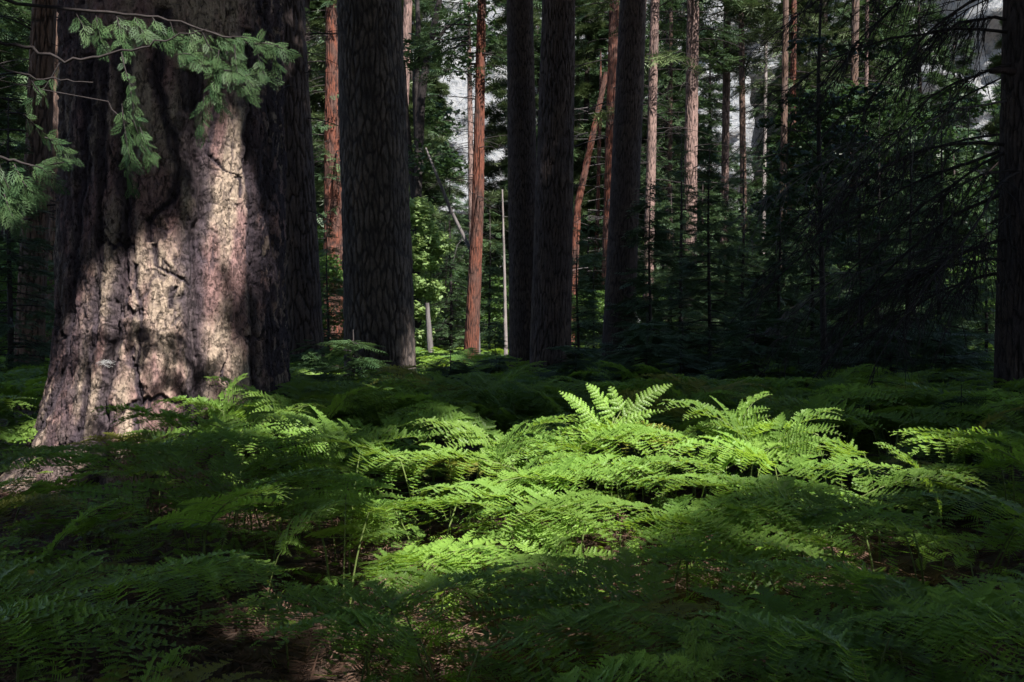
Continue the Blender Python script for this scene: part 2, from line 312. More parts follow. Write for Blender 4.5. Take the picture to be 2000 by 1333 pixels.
def conifer(seed, z0, z1, Lmax, nb, per, size, tv, base=.35, droop=.25, up=.15, wood=True, rtr=.1, jit=.35, top_taper=True, cone=1.0):
    "returns crown MB and limb MB for a conifer whose branches stand between z0 and z1"
    rg = np.random.default_rng(seed); cr, lb = MB(), MB()
    z = np.sort(rg.uniform(z0, z1, nb)); t = (z-z0)/(z1-z0); az = rg.uniform(0, 2*PI, nb)
    L = Lmax*((1-cone*t) if top_taper else np.ones(nb))*rg.uniform(.55, 1.05, nb) + .15*Lmax*(.3 if top_taper else 1)
    L *= np.where(t < .12, base+(1-base)*t/.12, 1)
    D = np.stack([np.cos(az), np.sin(az), np.zeros(nb)], 1); Sd = np.stack([-np.sin(az), np.cos(az), np.zeros(nb)], 1)
    ss = np.linspace(0, 1, 6); upv = rg.uniform(-.5, 1.2, nb)*up; dr = rg.uniform(.5, 1.4, nb)*droop; cv = rg.normal(0, .12, nb)
    def cur(s, i): return np.stack([0*s, 0*s, z[i]], -1)+D[i]*(L[i]*s)[:, None]+Sd[i]*(L[i]*cv[i]*s*s)[:, None]+np.array([0, 0, 1.])*(L[i]*(upv[i]*s-dr[i]*s*s))[:, None]
    if wood:
        P = np.stack([cur(np.full(nb, s), np.arange(nb)) for s in ss], 1)
        R = (L*.012+.006)[:, None]*(1-.8*ss)[None]; tubes(lb, P, R, 4)
    i = np.repeat(np.arange(nb), np.maximum(2, (per*L/Lmax).astype(int))); n = len(i)
    s = .12+.88*rg.random(n)**.8; u = rg.uniform(-1, 1, n)*(.42*(1-s)+.06)*L[i]
    p = cur(s, i)+Sd[i]*u[:, None]+D[i]*(np.abs(u)*.5)[:, None]; p[:, 2] += rg.normal(0, .03*L[i])-np.abs(u)*.12
    d = D[i]+Sd[i]*np.sign(u)[:, None]*rg.uniform(.2, 1.2, n)[:, None]; d[:, 2] -= .25
    X, Y, Z = frames(d, np.array([0, 0, 1.])+0*d, jit, rg)
    clump = rg.random(nb)[i]
    scatter(cr, tv[0], tv[1], p, X, Y, Z, size*rg.uniform(.6, 1.25, n), np.clip(.55*clump+.45*rg.random(n), 0, 1))
    return cr, lb
def broadleaf(seed, blobs, n, size, tv=BROAD, flat=.35):
    rg = np.random.default_rng(seed); cr = MB()
    b = np.array(blobs, float); wgt = b[:, 3]**2; i = rg.choice(len(b), n, p=wgt/wgt.sum())
    q = norm(rg.normal(0, 1, (n, 3)))*(rg.random(n)**.4)[:, None]; q[:, 2] *= flat
    p = b[i, :3]+q*b[i, 3:4]; p[:, 2] -= .25*(q[:, 0]**2+q[:, 1]**2)*b[i, 3]
    d = q.copy(); d[:, 2] = -.25; X, Y, Z = frames(d+.01, np.array([0, 0, 1.])+0*d, .35, rg)
    scatter(cr, tv[0], tv[1], p, X, Y, Z, size*rg.uniform(.6, 1.3, n), rg.random(n)*.6+.4*hsh(i*1., i*3., 4)); return cr

# ------------------------------------------------------------------ ground, cliff
def gz(x, y):
    return .10*(fbm(x*.35+50, y*.35+50, 11, 3)-.5)*2*np.clip(np.hypot(x, y)/4, .3, 1)
ax = np.concatenate([-np.geomspace(14, 420, 26)[::-1], np.linspace(-13.5, 13.5, 150), np.geomspace(14, 420, 26)])
ay = np.concatenate([-np.geomspace(3, 300, 14)[::-1], np.linspace(-2.5, 16, 120), np.geomspace(16.5, 420, 40)])
X, Y = np.meshgrid(ax, ay); Z = gz(X, Y) + .025*(fbm(X*3, Y*3, 21, 3)-.5)*2*(np.hypot(X, Y) < 20)
nx = len(ax); i = (np.arange(len(ay)-1)*nx)[:, None]; j = np.arange(nx-1)[None]
gf = np.stack([i+j, i+j+1, i+nx+j+1, i+nx+j], -1).reshape(-1, 4)
M['floor'] = noise_mat('forest_floor', [(.025, .016, .013), (.055, .033, .026), (.10, .062, .048), (.16, .11, .088)], 5.5, rough=.95, bump=.8, detail=12, dist=.05)
tag(obj('forest_floor', mesh('forest_floor', np.stack([X, Y, Z], -1).reshape(-1, 3), [gf]), M['floor']), 'brown litter covered floor of the forest under the ferns', 'ground', kind='structure')
# granite valley wall far behind the wood
ua = np.linspace(-260, 260, 300); va = np.linspace(0, 1, 150); U, V = np.meshgrid(ua, va)
CZ = -3+115*V; CY = 185 + 55*V**1.6 + 26*(fbm(U*.018+9, V*3, 31, 5)-.5)*2 + 12*(np.abs(fbm(U*.07, V*7, 32, 5)-.5)*4-.6) - 35*np.cos(U/260*1.2)+30 + np.abs(U)*.05
CY = CY + 34*smooth(9, 6, np.abs(U-52-.12*(CZ-40)))*smooth(54, 46, CZ)*smooth(20, 26, CZ) + 22*smooth(8, 5, np.abs(U-92))*smooth(95, 85, CZ)*smooth(50, 60, CZ)
nu = len(ua); i = (np.arange(len(va)-1)*nu)[:, None]; j = np.arange(nu-1)[None]
cf = np.stack([i+j, i+j+1, i+nu+j+1, i+nu+j], -1).reshape(-1, 4)
M['granite'] = noise_mat('granite', [(.06, .08, .06), (.17, .18, .195), (.27, .27, .265), (.22, .225, .235), (.12, .13, .13)], .55, (1, 1, .55), bump=1., detail=15, dist=2.5)
tag(obj('cliff', mesh('cliff', np.stack([U, CY, CZ], -1).reshape(-1, 3), [cf]), M['granite']), 'pale sunlit granite valley wall glimpsed through gaps in the wood', 'cliff', kind='structure')

# ------------------------------------------------------------------ the giant pine
def px_th(px, py):
    P = on_giant(px, py); a = math.atan2(P[1]-BT[1], P[0]-BT[0]) - math.atan2(-BT[1], -BT[0])
    return (a+PI) % (2*PI)-PI, P[2]
HANDF = [([(372, 180), (378, 300), (392, 400), (372, 480), (378, 560), (374, 640), (385, 720), (372, 830)], .085),
         ([(232, 120), (236, 320), (238, 470), (226, 560), (216, 680), (206, 780), (205, 900)], .06),
         ([(310, 60), (298, 160), (330, 250), (345, 330), (330, 390), (290, 430)], .035),
         ([(160, 150), (152, 350), (140, 520), (128, 700), (110, 850)], .05),
         ([(188, 100), (190, 330), (186, 500), (178, 660), (165, 830)], .035),
         ([(490, 100), (492, 300), (496, 520), (492, 780)], .05), ([(528, 50), (530, 400), (532, 800)], .04),
         ([(255, 560), (268, 640), (262, 720), (270, 800)], .018), ([(430, 120), (420, 230), (404, 300), (436, 335), (470, 345)], .02), ([(300, 520), (330, 560), (345, 545), (365, 560)], .02)]
def giant_hand(TH, Z, U, h, pl, rr):
    w1 = .05*(fbm(U*3.1+7, Z*2.5, 71, 3)-.5)*2; w2 = .025*(fbm(U*12, Z*7, 72, 3)-.5)*2
    for pts, wd in HANDF:
        wd *= 1.45
        q = np.array([px_th(*p) for p in pts]); o = np.argsort(q[:, 1]); q = q[o]
        c = np.interp(Z, q[:, 1], q[:, 0])*BTR; inz = (Z > q[0, 1]-.2) & (Z < q[-1, 1]+.2)
        d = np.abs(U-c+w1+w2*1.3) / (wd*(.7+.7*vnoise(Z*2.3, U*0, 83))); g = np.exp(-d**5)*inz
        core = np.exp(-(d*4.2)**2)*inz
        h = h - np.minimum(wd*.2, .024)*g - np.minimum(wd*.85, .07)*core + g*(1-core)*.02*(np.abs(fbm(U*22, Z*3.5, 79, 3)-.5)*4-.8); pl = pl*(1-.92*g)
    a2 = U/.15+1.1*fbm(U*9, Z*7, 91, 3); b2 = Z/.21+1.1*fbm(U*8, Z*6, 92, 3); f1, f2, cd = voro(a2, b2, 93)
    c2 = (1-smooth(.02, .12, f2-f1+.12*(fbm(U*20, Z*20, 94, 2)-.5)))*smooth(.42, .56, fbm(U*3, Z*2, 95, 3))
    h = h - .010*c2 + .004*(cd-.5); pl = pl*(1-.5*c2)
    fs = (1-smooth(.0, .030, np.abs(fbm(U*4.2+.6*fbm(U*14, Z*6, 97, 2), Z*.75, 96, 4)-.5)))*smooth(.40, .52, fbm(U*3+9, Z*1.3, 98, 3))
    h = h - .016*fs; pl = pl*(1-.75*fs)
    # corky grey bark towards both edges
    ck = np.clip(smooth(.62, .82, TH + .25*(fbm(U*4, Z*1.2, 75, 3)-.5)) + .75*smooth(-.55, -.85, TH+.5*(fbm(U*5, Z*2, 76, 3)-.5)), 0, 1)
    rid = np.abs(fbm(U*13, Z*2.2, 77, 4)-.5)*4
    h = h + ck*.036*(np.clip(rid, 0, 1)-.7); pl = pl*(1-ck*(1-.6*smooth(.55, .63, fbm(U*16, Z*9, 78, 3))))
    # root flare at the lower left
    fl = np.exp(-np.maximum(Z, 0)/.42)
    rr = rr + fl*(.10 + .42*np.exp(-((TH+1.35)/.5)**2) + .16*np.exp(-((TH+.35)/.3)**2) + .2*np.exp(-((TH-.9)/.35)**2))
    return h, pl, rr
base = thing('giant_pine', 'huge pine with a cream plated trunk in a patch of sun', 'tree', (BT[0], BT[1], 0))
gp = [(0, 0, -.3, 1.16), (0, 0, .6, 1.14), (0.02, 0, 1.6, 1.10), (.03, 0, 5, 1.065), (.0, 0, 12, .95), (0, 0, 38, .2)]
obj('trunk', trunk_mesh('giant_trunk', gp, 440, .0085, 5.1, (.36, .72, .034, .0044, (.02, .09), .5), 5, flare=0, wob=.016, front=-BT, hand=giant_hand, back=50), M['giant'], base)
HOSTS = [(BT[0], BT[1], base, 1.0)]

# ------------------------------------------------------------------ other trunks: (name,label,mat, top px, base px, width top, width base, D, height, cols, bark)
def limb_set(seed, z0, z1, n, L, r, droop=.3, twigs=5):
    rg = np.random.default_rng(seed); mb = MB()
    z = rg.uniform(z0, z1, n); az = rg.uniform(0, 2*PI, n); ss = np.linspace(0, 1, 6); LL = L*rg.uniform(.4, 1.1, n)
    D = np.stack([np.cos(az), np.sin(az), 0*az], 1); Sd = np.stack([-np.sin(az), np.cos(az), 0*az], 1)
    cv = rg.normal(0, .15, n); dr = droop*rg.uniform(.2, 1.6, n); upv = rg.uniform(-.1, .25, n)
    P = np.stack([np.stack([0*z, 0*z, z], 1)+D*(LL*s)[:, None]+Sd*(LL*cv*s*s)[:, None]+np.array([0, 0, 1.])*(LL*(upv*s-dr*s*s))[:, None] for s in ss], 1)
    tubes(mb, P, (r*LL/L)[:, None]*(1-.85*ss)[None], 4)
    if twigs:
        i = np.repeat(np.arange(n), twigs); s = rg.uniform(.25, 1, len(i)); k = np.clip((s*5).astype(int), 0, 4); fr = s*5-k
        b = P[i, k]*(1-fr)[:, None]+P[i, k+1]*fr[:, None]; d = norm(D[i]*.7+Sd[i]*rg.choice([-1, 1], len(i))[:, None]*.8+rg.normal(0, .3, (len(i), 3)))
        l = LL[i]*rg.uniform(.12, .4, len(i)); q = np.stack([b, b+d*(l*.5)[:, None]-np.array([0, 0, .04])*l[:, None], b+d*l[:, None]-np.array([0, 0, .22])*l[:, None]], 1)
        tubes(mb, q, (r*.3*np.ones(len(i)))[:, None]*np.array([1, .7, .25])[None], 3)
    return mb
def pole(name, label, mat, xt, yt, xb, wt, wb, D, H, cols, bk, seed, dz=.06, limbs=None, mid=None, cat='tree', flare=.25, group=None, lmat='twig'):
    "a standing trunk: px at row yt and at the ground, widths in px"
    Xb = (xb-1000)/F*D; z_t = EYE-(yt-HOR)/F*D; Xt = (xt-1000)/F*D; rb, rt = wb/F*D/2, wt/F*D/2
    g = float(gz(np.array(Xb), np.array(D)))
    root = thing(name, label, cat, (Xb, D, g), group)
    pts = [(0, 0, -.3, rb*1.02), (0, 0, 0, rb)]
    if mid: zm = EYE-(mid[1]-HOR)/F*D; pts.append(((mid[0]-1000)/F*D-Xb, 0, zm, (rb+rt)/2))
    pts.append((Xt-Xb, 0, z_t, rt))
    if H > z_t+1: pts.append(((Xt-Xb)*(1+.3*(H-z_t)/z_t), 0, H, max(rt*.25, .02)))
    obj('trunk', trunk_mesh(name, pts, cols, dz, z_t+.6, bk, seed, flare=flare, front=np.array([-Xb, -D])), M[mat], root)
    if limbs: o = obj('branches', limb_set(seed+3, *limbs).me('branches'), M[lmat], root); o.location = ((Xt-Xb)*.5, 0, 0)
    return root, Xb, D
def boughs(r, seed, z0, z1, L, nb, per, size, tv, mat, droop=.35):
    cr, lb = conifer(seed, z0, z1, L, nb, per, size, tv, .8, droop, .15, True, jit=.4, cone=.3)
    obj('crown', cr.me('pole_crown'), M[mat], r[0]); obj('limbs', lb.me('pole_limbs'), M['twig'], r[0]); return r
def host(r, h=1.0): HOSTS.append((r[1], r[2], r[0], h))
T = pole
host(T('pine_tree', 'tall dark trunk just behind the right edge of the giant pine', 'dark', 558, 0, 592, 76, 92, 20, 34, 90, (.10, .5, .03), 11, .04, (3.5, 9, 16, 1.6, .02)))
host(T('pine_tree', 'thick pine with jigsaw bark plates and a sunlit foot beside the pale green tree', 'plated', 722, 0, 748, 126, 142, 14, 32, 190, (.075, .30, .020, .003, (.0, .42)), 12, .018, flare=.12))
host(T('pine_tree', 'slimmer dark trunk touching its thicker neighbour, leftmost of the three black trunks in the middle', 'dark', 1015, 0, 1027, 51, 64, 18, 33, 90, (.045, .2, .014), 13, .03))
host(T('pine_tree', 'broad ridged dark trunk in the middle of three black trunks', 'dark', 1091, 0, 1072, 65, 84, 17, 34, 110, (.05, .4, .02), 14, .03))
host(T('pine_tree', 'black trunk leaning right, standing apart from the pair beside it', 'dark', 1236, 0, 1203, 52, 64, 19, 33, 80, (.045, .3, .012), 15, .03))
host(boughs(T('cedar_tree', 'red barked trunk glowing in the sun close left of the jigsaw barked pine', 'red', 655, 0, 652, 34, 44, 40, 30, 50, (.12, .8, .04), 16, .08, (3, 14, 60, 3.2, .03, .35, 5)), 609, 5, 22, 2.0, 70, 34, .36, FIR, 'fir'))
T('pine_tree', 'thin pinkish trunk leaning out above the right shoulder of the jigsaw barked pine', 'pink', 798, 0, 770, 17, 22, 35, 28, 36, (.1, .4, .02), 17, .08, None, None)
boughs(T('pine_tree', 'slender orange red trunk curving down to the sunny gap', 'red', 941, 0, 917, 17, 31, 26, 26, 44, (.07, .5, .02), 19, .06, (4.5, 9, 26, 1.5, .015), (933, 420)), 601, 8.0, 17, 2.0, 50, 46, .34, FIR, 'fir')
host(boughs(T('pine_tree', 'pale pinkish trunk right behind the slender orange one', 'pink', 917, 120, 925, 9, 16, 45, 18, 30, (.1, .4, .02), 20, .1, (5, 12, 30, 2, .02)), 610, 14, 22, 2.6, 40, 46, .42, FIR, 'fir'))
T('dead_tree', 'thin pale dead pole with a swollen foot beside the three black trunks', 'palewood', 981, 370, 989, 3, 8, 24, 5.2, 24, (.05, .3, .006), 21, .06, (3, 5, 8, .6, .006), (986, 560), flare=.9, lmat='deadwood')
T('dead_tree', 'short leaning grey pole under the pale green tree', 'deadwood', 834, 590, 846, 8, 15, 26, 2.2, 20, (.05, .3, .006), 22, .06, None, None)
host(boughs(T('cedar_tree', 'red sunlit trunk crossed by bare limbs beside the leaning black trunk', 'red', 1199, 0, 1184, 19, 28, 40, 31, 46, (.1, .8, .03), 23, .08, (3, 15, 60, 2.4, .028, .3, 5), None), 608, 12.5, 24, 2.4, 40, 36, .4, FIR, 'fir'))
T('cedar_tree', 'leaning orange trunk between the black trunks', 'red', 1184, 140, 1112, 10, 19, 45, 14, 36, (.1, .8, .03), 24, .08, (4, 12, 26, 2.2, .02, .1, 3), (1128, 400), lmat='deadwood')
T('cedar_tree', 'faint thin red trunk behind the leaning orange one', 'red', 1172, 200, 1160, 7, 10, 52, 16, 28, (.1, .8, .03), 25, .1, None)
host(boughs(T('pine_tree', 'pale grey pink trunk just right of the leaning black trunk', 'pink', 1278, 0, 1262, 17, 21, 32, 29, 44, (.08, .25, .014), 26, .06, (3.5, 12, 34, 2.2, .02), None), 602, 8.5, 22, 2.2, 34, 26, .36, TUFT, 'pine'))
host(boughs(T('pine_tree', 'brown pink trunk with a shaded left side, rising out of dark saplings', 'pink', 1352, 0, 1344, 23, 29, 34, 30, 50, (.1, .5, .025), 27, .06, (5, 13, 34, 2.2, .022), None), 603, 10.5, 24, 2.6, 50, 44, .4, FIR, 'fir'))
host(boughs(T('pine_tree', 'narrow orange pink trunk in front of the blue shaded cliff', 'pink', 1419, 0, 1411, 14, 17, 45, 30, 36, (.12, .5, .03), 28, .1, (4, 17, 30, 2, .025), None), 604, 13.5, 24, 2.8, 60, 46, .45, TUFT, 'pine'))
host(boughs(T('pine_tree', 'dark reddish trunk beside the orange pink one near the blue gap', 'brown', 1445, 0, 1456, 11, 15, 42, 30, 32, (.1, .5, .02), 29, .1, (4, 15, 36, 2.2, .02), None), 605, 13, 24, 2.8, 60, 46, .45, TUFT, 'pine'))
boughs(T('pine_tree', 'very thin pale straight trunk against the bright cliff', 'palewood', 1495, 0, 1488, 6, 9, 45, 30, 24, (.1, .5, .01), 30, .12, (5, 16, 40, 1.6, .015), None), 606, 8, 20, 1.5, 40, 24, .36, FIR, 'fir')
boughs(T('pine_tree', 'dark trunk with red sunlit flecks behind the broad leaved sapling', 'red', 1548, 0, 1543, 11, 15, 40, 30, 32, (.1, .5, .02), 31, .1, (4, 14, 40, 2, .02), None), 607, 11, 22, 2.4, 70, 46, .4, FIR, 'pine')
T('pine_tree', 'dark brown trunk close left of the red flecked one', 'brown', 1532, 60, 1524, 12, 16, 36, 26, 32, (.1, .5, .02), 32, .1, (4, 12, 40, 2, .02), None)
boughs(T('pine_tree', 'thin reddish trunk half hidden behind saplings right of the pale trunk', 'brown', 1309, 80, 1306, 8, 12, 44, 26, 26, (.1, .5, .02), 33, .1, (4, 14, 30, 2, .02), None), 612, 8, 22, 2.4, 60, 40, .42, FIR, 'fir')
host(T('pine_tree', 'dark brown trunk in the murk behind the bare right hand boughs', 'brown', 1668, 0, 1660, 14, 17, 38, 28, 32, (.1, .5, .02), 34, .1, (3, 13, 50, 2.4, .02), None))
host(boughs(T('pine_tree', 'slim trunk with grey flecks deep in the dark wood, left of the bare boughs', 'pink', 1690, 60, 1686, 8, 10, 46, 26, 26, (.1, .5, .02), 35, .1, (3, 15, 30, 2, .02), None), 611, 6, 24, 2.8, 90, 46, .42, FIR, 'fir'))
host(T('pine_tree', 'shadowy trunk left of the giant pine', 'brown', 92, 0, 52, 44, 56, 18, 30, 70, (.1, .5, .03), 36, .05, (2.2, 8, 26, 2, .022)))
T('pine_tree', 'thin grey trunk at the far left behind the cedar spray', 'brown', 118, 0, 96, 16, 22, 26, 28, 40, (.1, .5, .03), 37, .08, (3, 10, 40, 2.4, .02))
# forked dark tree left of the gap
rt = thing('oak_tree', 'dark forked trunk above the pale green tree', 'tree', (*at(812, 700, 30)[:2], 0))
mb = MB(); b0 = at(812, 700, 30); b0[2] = 0
def loc_pts(L, D, o): return np.array([at(x, y, D) for x, y in L])-o
P1 = np.vstack([[0, 0, -.2], loc_pts([(812, 420), (818, 320), (822, 200), (836, 110), (858, 10), (880, -150)], 30, b0)])
tubes(mb, P1, np.array([.2, .16, .15, .14, .11, .09, .03]), 10)
P2 = loc_pts([(818, 300), (812, 180), (818, 60), (812, -100)], 30, b0); tubes(mb, P2, np.array([.12, .1, .08, .03]), 8)
P3 = loc_pts([(836, 110), (870, 60), (905, 35), (940, 0)], 30, b0); tubes(mb, P3, np.array([.07, .05, .035, .015]), 6)
P4 = loc_pts([(812, 400), (800, 300), (792, 200), (790, 120)], 30, b0); tubes(mb, P4, np.array([.12, .1, .08, .04]), 8)
o = obj('trunk', mb.me('oak_trunk'), M['twig'], rt)
rg = np.random.default_rng(5)
bl = [(*(at(rg.uniform(800, 960), rg.uniform(-60, 330), 30+rg.uniform(-1.5, 1.5))-b0), rg.uniform(.35, .8)) for _ in range(26)]
bl = [b for b in bl if not (b[0] > at(880, 0, 30)[0]-b0[0] and b[2] < at(0, 200, 30)[2])]
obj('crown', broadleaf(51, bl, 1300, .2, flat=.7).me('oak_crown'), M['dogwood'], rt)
# leaning dead pole
rt = thing('dead_tree', 'bare grey pole leaning steeply across the gap, snagged against the slender orange trunk', 'tree', (*at(926, 700, 26)[:2], 0))
o0 = np.array([*at(926, 700, 26)[:2], 0]); mb = MB()
tubes(mb, loc_pts([(935, 700), (930, 560), (925, 500), (880, 410), (852, 340), (832, 290)], 26.3, o0), np.array([.06, .055, .05, .045, .035, .02]), 8)
for L in ([(905, 465), (893, 480), (886, 510), (880, 520)], [(915, 485), (905, 500), (892, 518)], [(880, 410), (868, 425), (862, 428)], [(858, 352), (846, 372)]):
    P = loc_pts(L, 26.3, o0); tubes(mb, P, np.linspace(.012, .004, len(P)), 4)
obj('trunk', mb.me('dead_pole'), M['deadwood'], rt)

# ------------------------------------------------------------------ right-hand tree with bare drooping boughs
r = pole('fir_tree', 'dark ridged trunk at the right edge hung with bare drooping boughs', 'dark', 2012, 0, 2004, 104, 118, 12, 32, 110, (.06, .45, .024), 41, .025); host(r); rtree, XR = r[0], r[1]
rg = np.random.default_rng(77)
for k in range(34):
    mb = MB(); z0 = rg.uniform(2.2, 9.5); az = PI + rg.uniform(-.8, .8); L = rg.uniform(1.3, 3.4); dr = rg.uniform(.3, .75); up = rg.uniform(-.45, .25)
    d = np.array([math.cos(az), math.sin(az), 0]); sd = np.array([-d[1], d[0], 0]); ss = np.linspace(0, 1, 9); cv = rg.normal(0, .15)
    wob = np.cumsum(rg.normal(0, .022, (9, 3)), 0)*L*.5; wob -= wob[:1]
    P = np.stack([d*(.25+L*s)+sd*(cv*L*s*s)+np.array([0, 0, z0+L*(up*s-dr*s*s)]) for s in ss])+wob
    tubes(mb, P, np.linspace(.021, .004, 9)*(.5+.8*rg.random()), 6)
    n = 34; s = rg.uniform(.12, 1, n); q = np.stack([np.interp(s, ss, P[:, c]) for c in range(3)], 1)
    sg = rg.choice([-1, 1], n); dd = norm(d*rg.uniform(.2, 1, n)[:, None]+sd*(sg*rg.uniform(.1, .8, n))[:, None]+np.stack([0*s, 0*s, rg.uniform(-1.3, .1, n)], 1)); l = rg.uniform(.25, 1.15, n)*(1.15-s*.6)
    tt = np.linspace(0, 1, 6); TW = q[:, None]+dd[:, None]*(l[:, None]*tt)[..., None]; TW[..., 2] -= (l[:, None]*.4*tt**2); TW += np.cumsum(rg.normal(0, .012, TW.shape), 1)*(tt > 0)[None, :, None]
    tubes(mb, TW, np.full((n, 1), .0066)*(1-.7*tt)[None], 4)
    m = n*5; i = rg.integers(0, n, m); jx = rg.integers(1, 6, m); b = TW[i, jx]; e = norm(dd[i]+rg.normal(0, .5, (m, 3))-np.array([0, 0, .5])); l2 = rg.uniform(.08, .38, m)
    tubes(mb, np.stack([b, b+e*(l2*.5)[:, None]+rg.normal(0, .015, (m, 3)), b+e*l2[:, None]-np.array([0, 0, .04])], 1), np.full((m, 1), .0042)*np.array([[1, .8, .4]]), 3)
    obj('bough', mb.me('bough'), M['deadwood'] if k in (4, 17) else M['twig'], rtree)
# stub of a broken limb
mb = MB(); P = np.array([[-.25, -.15, 0], [-.42, -.22, .0], [-.58, -.27, -.03]]) + np.array([0, 0, at(0, 140, 12)[2]])
tubes(mb, P, np.array([.045, .04, .03]), 8); obj('stub', mb.me('stub'), M['pink'], rtree)

# ------------------------------------------------------------------ pale green tree, dogwood, saplings
o0 = np.array([*at(800, 700, 29)[:2], 0])
rt = thing('maple_tree', 'bright pale green maple lit by sun beside the jigsaw barked pine', 'tree', o0)
mb = MB(); tubes(mb, loc_pts([(795, 730), (800, 620), (806, 500), (800, 390)], 29, o0), np.array([.07, .06, .05, .02]), 7)
bl = []
for px, py, r in [(803, 420, .5), (825, 430, .35), (812, 470, .5), (838, 490, .4), (820, 500, .55), (855, 490, .25), (812, 550, .5), (828, 565, .35), (805, 600, .5), (822, 620, .35), (806, 650, .5), (816, 670, .3), (835, 580, .2), (845, 470, .4), (862, 488, .3), (835, 450, .35), (832, 610, .3), (840, 560, .25), (825, 520, .4), (818, 400, .4), (800, 500, .5), (800, 560, .5), (800, 395, .3), (812, 690, .4), (860, 480, .2)]:
    for k in range(3): bl.append((*(at(px+6+random.uniform(-8, 8), py+random.uniform(-10, 10), 29+random.uniform(-.5, .5))-o0), r*.92))
    tubes(mb, np.stack([np.array([.08, 0, bl[-1][2]-.15]), np.array(bl[-1][:3])]), np.array([.02, .008]), 4)
obj('trunk', mb.me('maple_trunk'), M['twig'], rt)
obj('crown', broadleaf(61, bl, 5600, .16, flat=.45).me('maple_crown'), M['maple'], rt)

o0 = np.array([*at(1603, 700, 16)[:2], 0])
rt = thing('dogwood_tree', 'broad leaved sapling with dark leaves and a thin black stem in deep shade', 'tree', o0)
mb = MB(); tubes(mb, loc_pts([(1610, 720), (1604, 500), (1598, 300), (1596, 150), (1600, 20), (1605, -60)], 16, o0), np.array([.055, .045, .038, .03, .022, .01]), 8)
rg = np.random.default_rng(9); bl = []
for k in range(44):
    px, py = rg.uniform(1490, 1730), rg.uniform(60, 470); P = at(px, py, 16+rg.uniform(-1, 1))-o0; bl.append((*P, rg.uniform(.2, .42)))
    tubes(mb, np.stack([np.array([(1600-1603)/F*16, 0, max(.5, P[2]-.35-.25*abs(P[0]))]), P*np.array([.5, .5, 1])-np.array([0, 0, .12]), P]), np.array([.014, .009, .004]), 4)
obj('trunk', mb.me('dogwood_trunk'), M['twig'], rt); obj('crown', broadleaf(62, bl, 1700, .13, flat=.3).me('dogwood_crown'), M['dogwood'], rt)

# young firs: three kinds of mesh shared by the copies
YF = []
for k, (H, L) in enumerate([(6.5, 1.5), (5.2, 1.35), (8.0, 1.8), (4.0, 1.2)]):
    cr, lb = conifer(200+k, .35, H, L, int(H*17), 52, .23, FIR, .5, .28, .12, True, jit=.3)
    tubes(lb, np.array([[0, 0, -.2], [.03, 0, H*.3], [-.03, .02, H*.7], [0, 0, H]]), np.array([.05, .045, .025, .006])*(H/6), 8)
    YF.append((cr.me('young_fir_crown'), lb.me('young_fir_trunk'), H))
def young_fir(px, D, kind, hs, label, rz, name='young_fir', group=None, mat='fir'):
    X0 = (px-1000)/F*D; r = thing(name, label, 'tree', (X0, D, 0), group, rz)
    s = hs/YF[kind][2]; r.scale = (s**.75, s**.75, s)
    obj('trunk', YF[kind][1], M['twig'], r); obj('crown', YF[kind][0], M[mat], r); return r
for a in [(1128, 20, 1, 3.6, 'spindly dark fir sapling just right of the three black trunks', .3), (1270, 18, 3, 4.2, 'dark fir sapling with a needle thin stem right of the leaning black trunk', 1.2),
          (1330, 24, 2, 6.2, 'drooping dark fir in front of the brown pink trunk', 2.2), (1385, 19, 0, 5.0, 'dark young fir right of the brown pink trunk', .9), (1450, 22, 2, 5.6, 'dense dark fir hiding the feet of the trunks near the blue gap', 3.3),
          (1520, 17, 1, 4.2, 'low dark fir left of the broad leaved sapling', 4.1), (1585, 22, 0, 5.6, 'dark fir behind the broad leaved sapling', 5.2), (1680, 20, 1, 5.0, 'dark fir with a thin leaning stem right of the broad leaved sapling', .2),
          (1715, 25, 2, 7.0, 'tall dim fir behind the bare boughs', 1.9), (1775, 19, 0, 5.4, 'dark fir with a bare reddish lower stem under the bare boughs', 2.9), (1835, 21, 2, 6.4, 'straight dark fir left of the greenish gap by the right hand trunk', 3.9),
          (1925, 23, 1, 4.6, 'bluish fir seen beside the right hand trunk', 5.0), (1240, 27, 3, 4.0, 'fir half hidden by the leaning black trunk', .5), (1160, 26, 3, 3.6, 'small fir in the gap between the black trunks', 1.5),
          (880, 31, 2, 7.0, 'dark fir standing behind the leaning grey pole', .4), (957, 29, 1, 5.0, 'fir between the slender orange trunk and the thin pale pole', 2.5), (968, 22, 3, 1.7, 'small bluish fir at the foot of the thin pale pole', 1.1),
          (870, 33, 1, 5.0, 'fir in the shade under the leaning grey pole', 3.1), (640, 27, 1, 4.5, 'fir between the two trunks behind the giant pine', .6), (20, 15, 2, 5.0, 'dark fir at the left edge behind the giant pine', 1.7), (160, 22, 0, 5, 'fir hidden mostly behind the giant pine', 4.7)]:
    young_fir(*a)
LS = []
for k in range(2):
    cr, lb = conifer(240+k, .1, 1.25, .85, 44, 46, .22, FIRN, .8, .2, .3, True, jit=.22)
    tubes(lb, np.array([[0, 0, -.1], [.01, 0, .6], [0, 0, 1.3]]), np.array([.018, .012, .004]), 6); LS.append((cr.me('seedling_crown'), lb.me('seedling_trunk'), 1.25))
def seedling(px, D, k, H, label, rz, mat='cedar', wide=1.):
    r = thing('conifer_sapling', label, 'sapling', ((px-1000)/F*D, D, 0), None, rz); s = H/1.25; r.scale = (s*wide, s*wide, s)
    obj('trunk', LS[k][1], M['twig'], r); o = obj('crown', LS[k][0], M[mat], r); o.material_slots[0].link = 'OBJECT'; o.material_slots[0].material = M[mat]
seedling(690, 11.0, 0, 1.42, 'bushy green conifer sapling in front of the foot of the jigsaw barked pine', .3, 'cedar', 1.1)
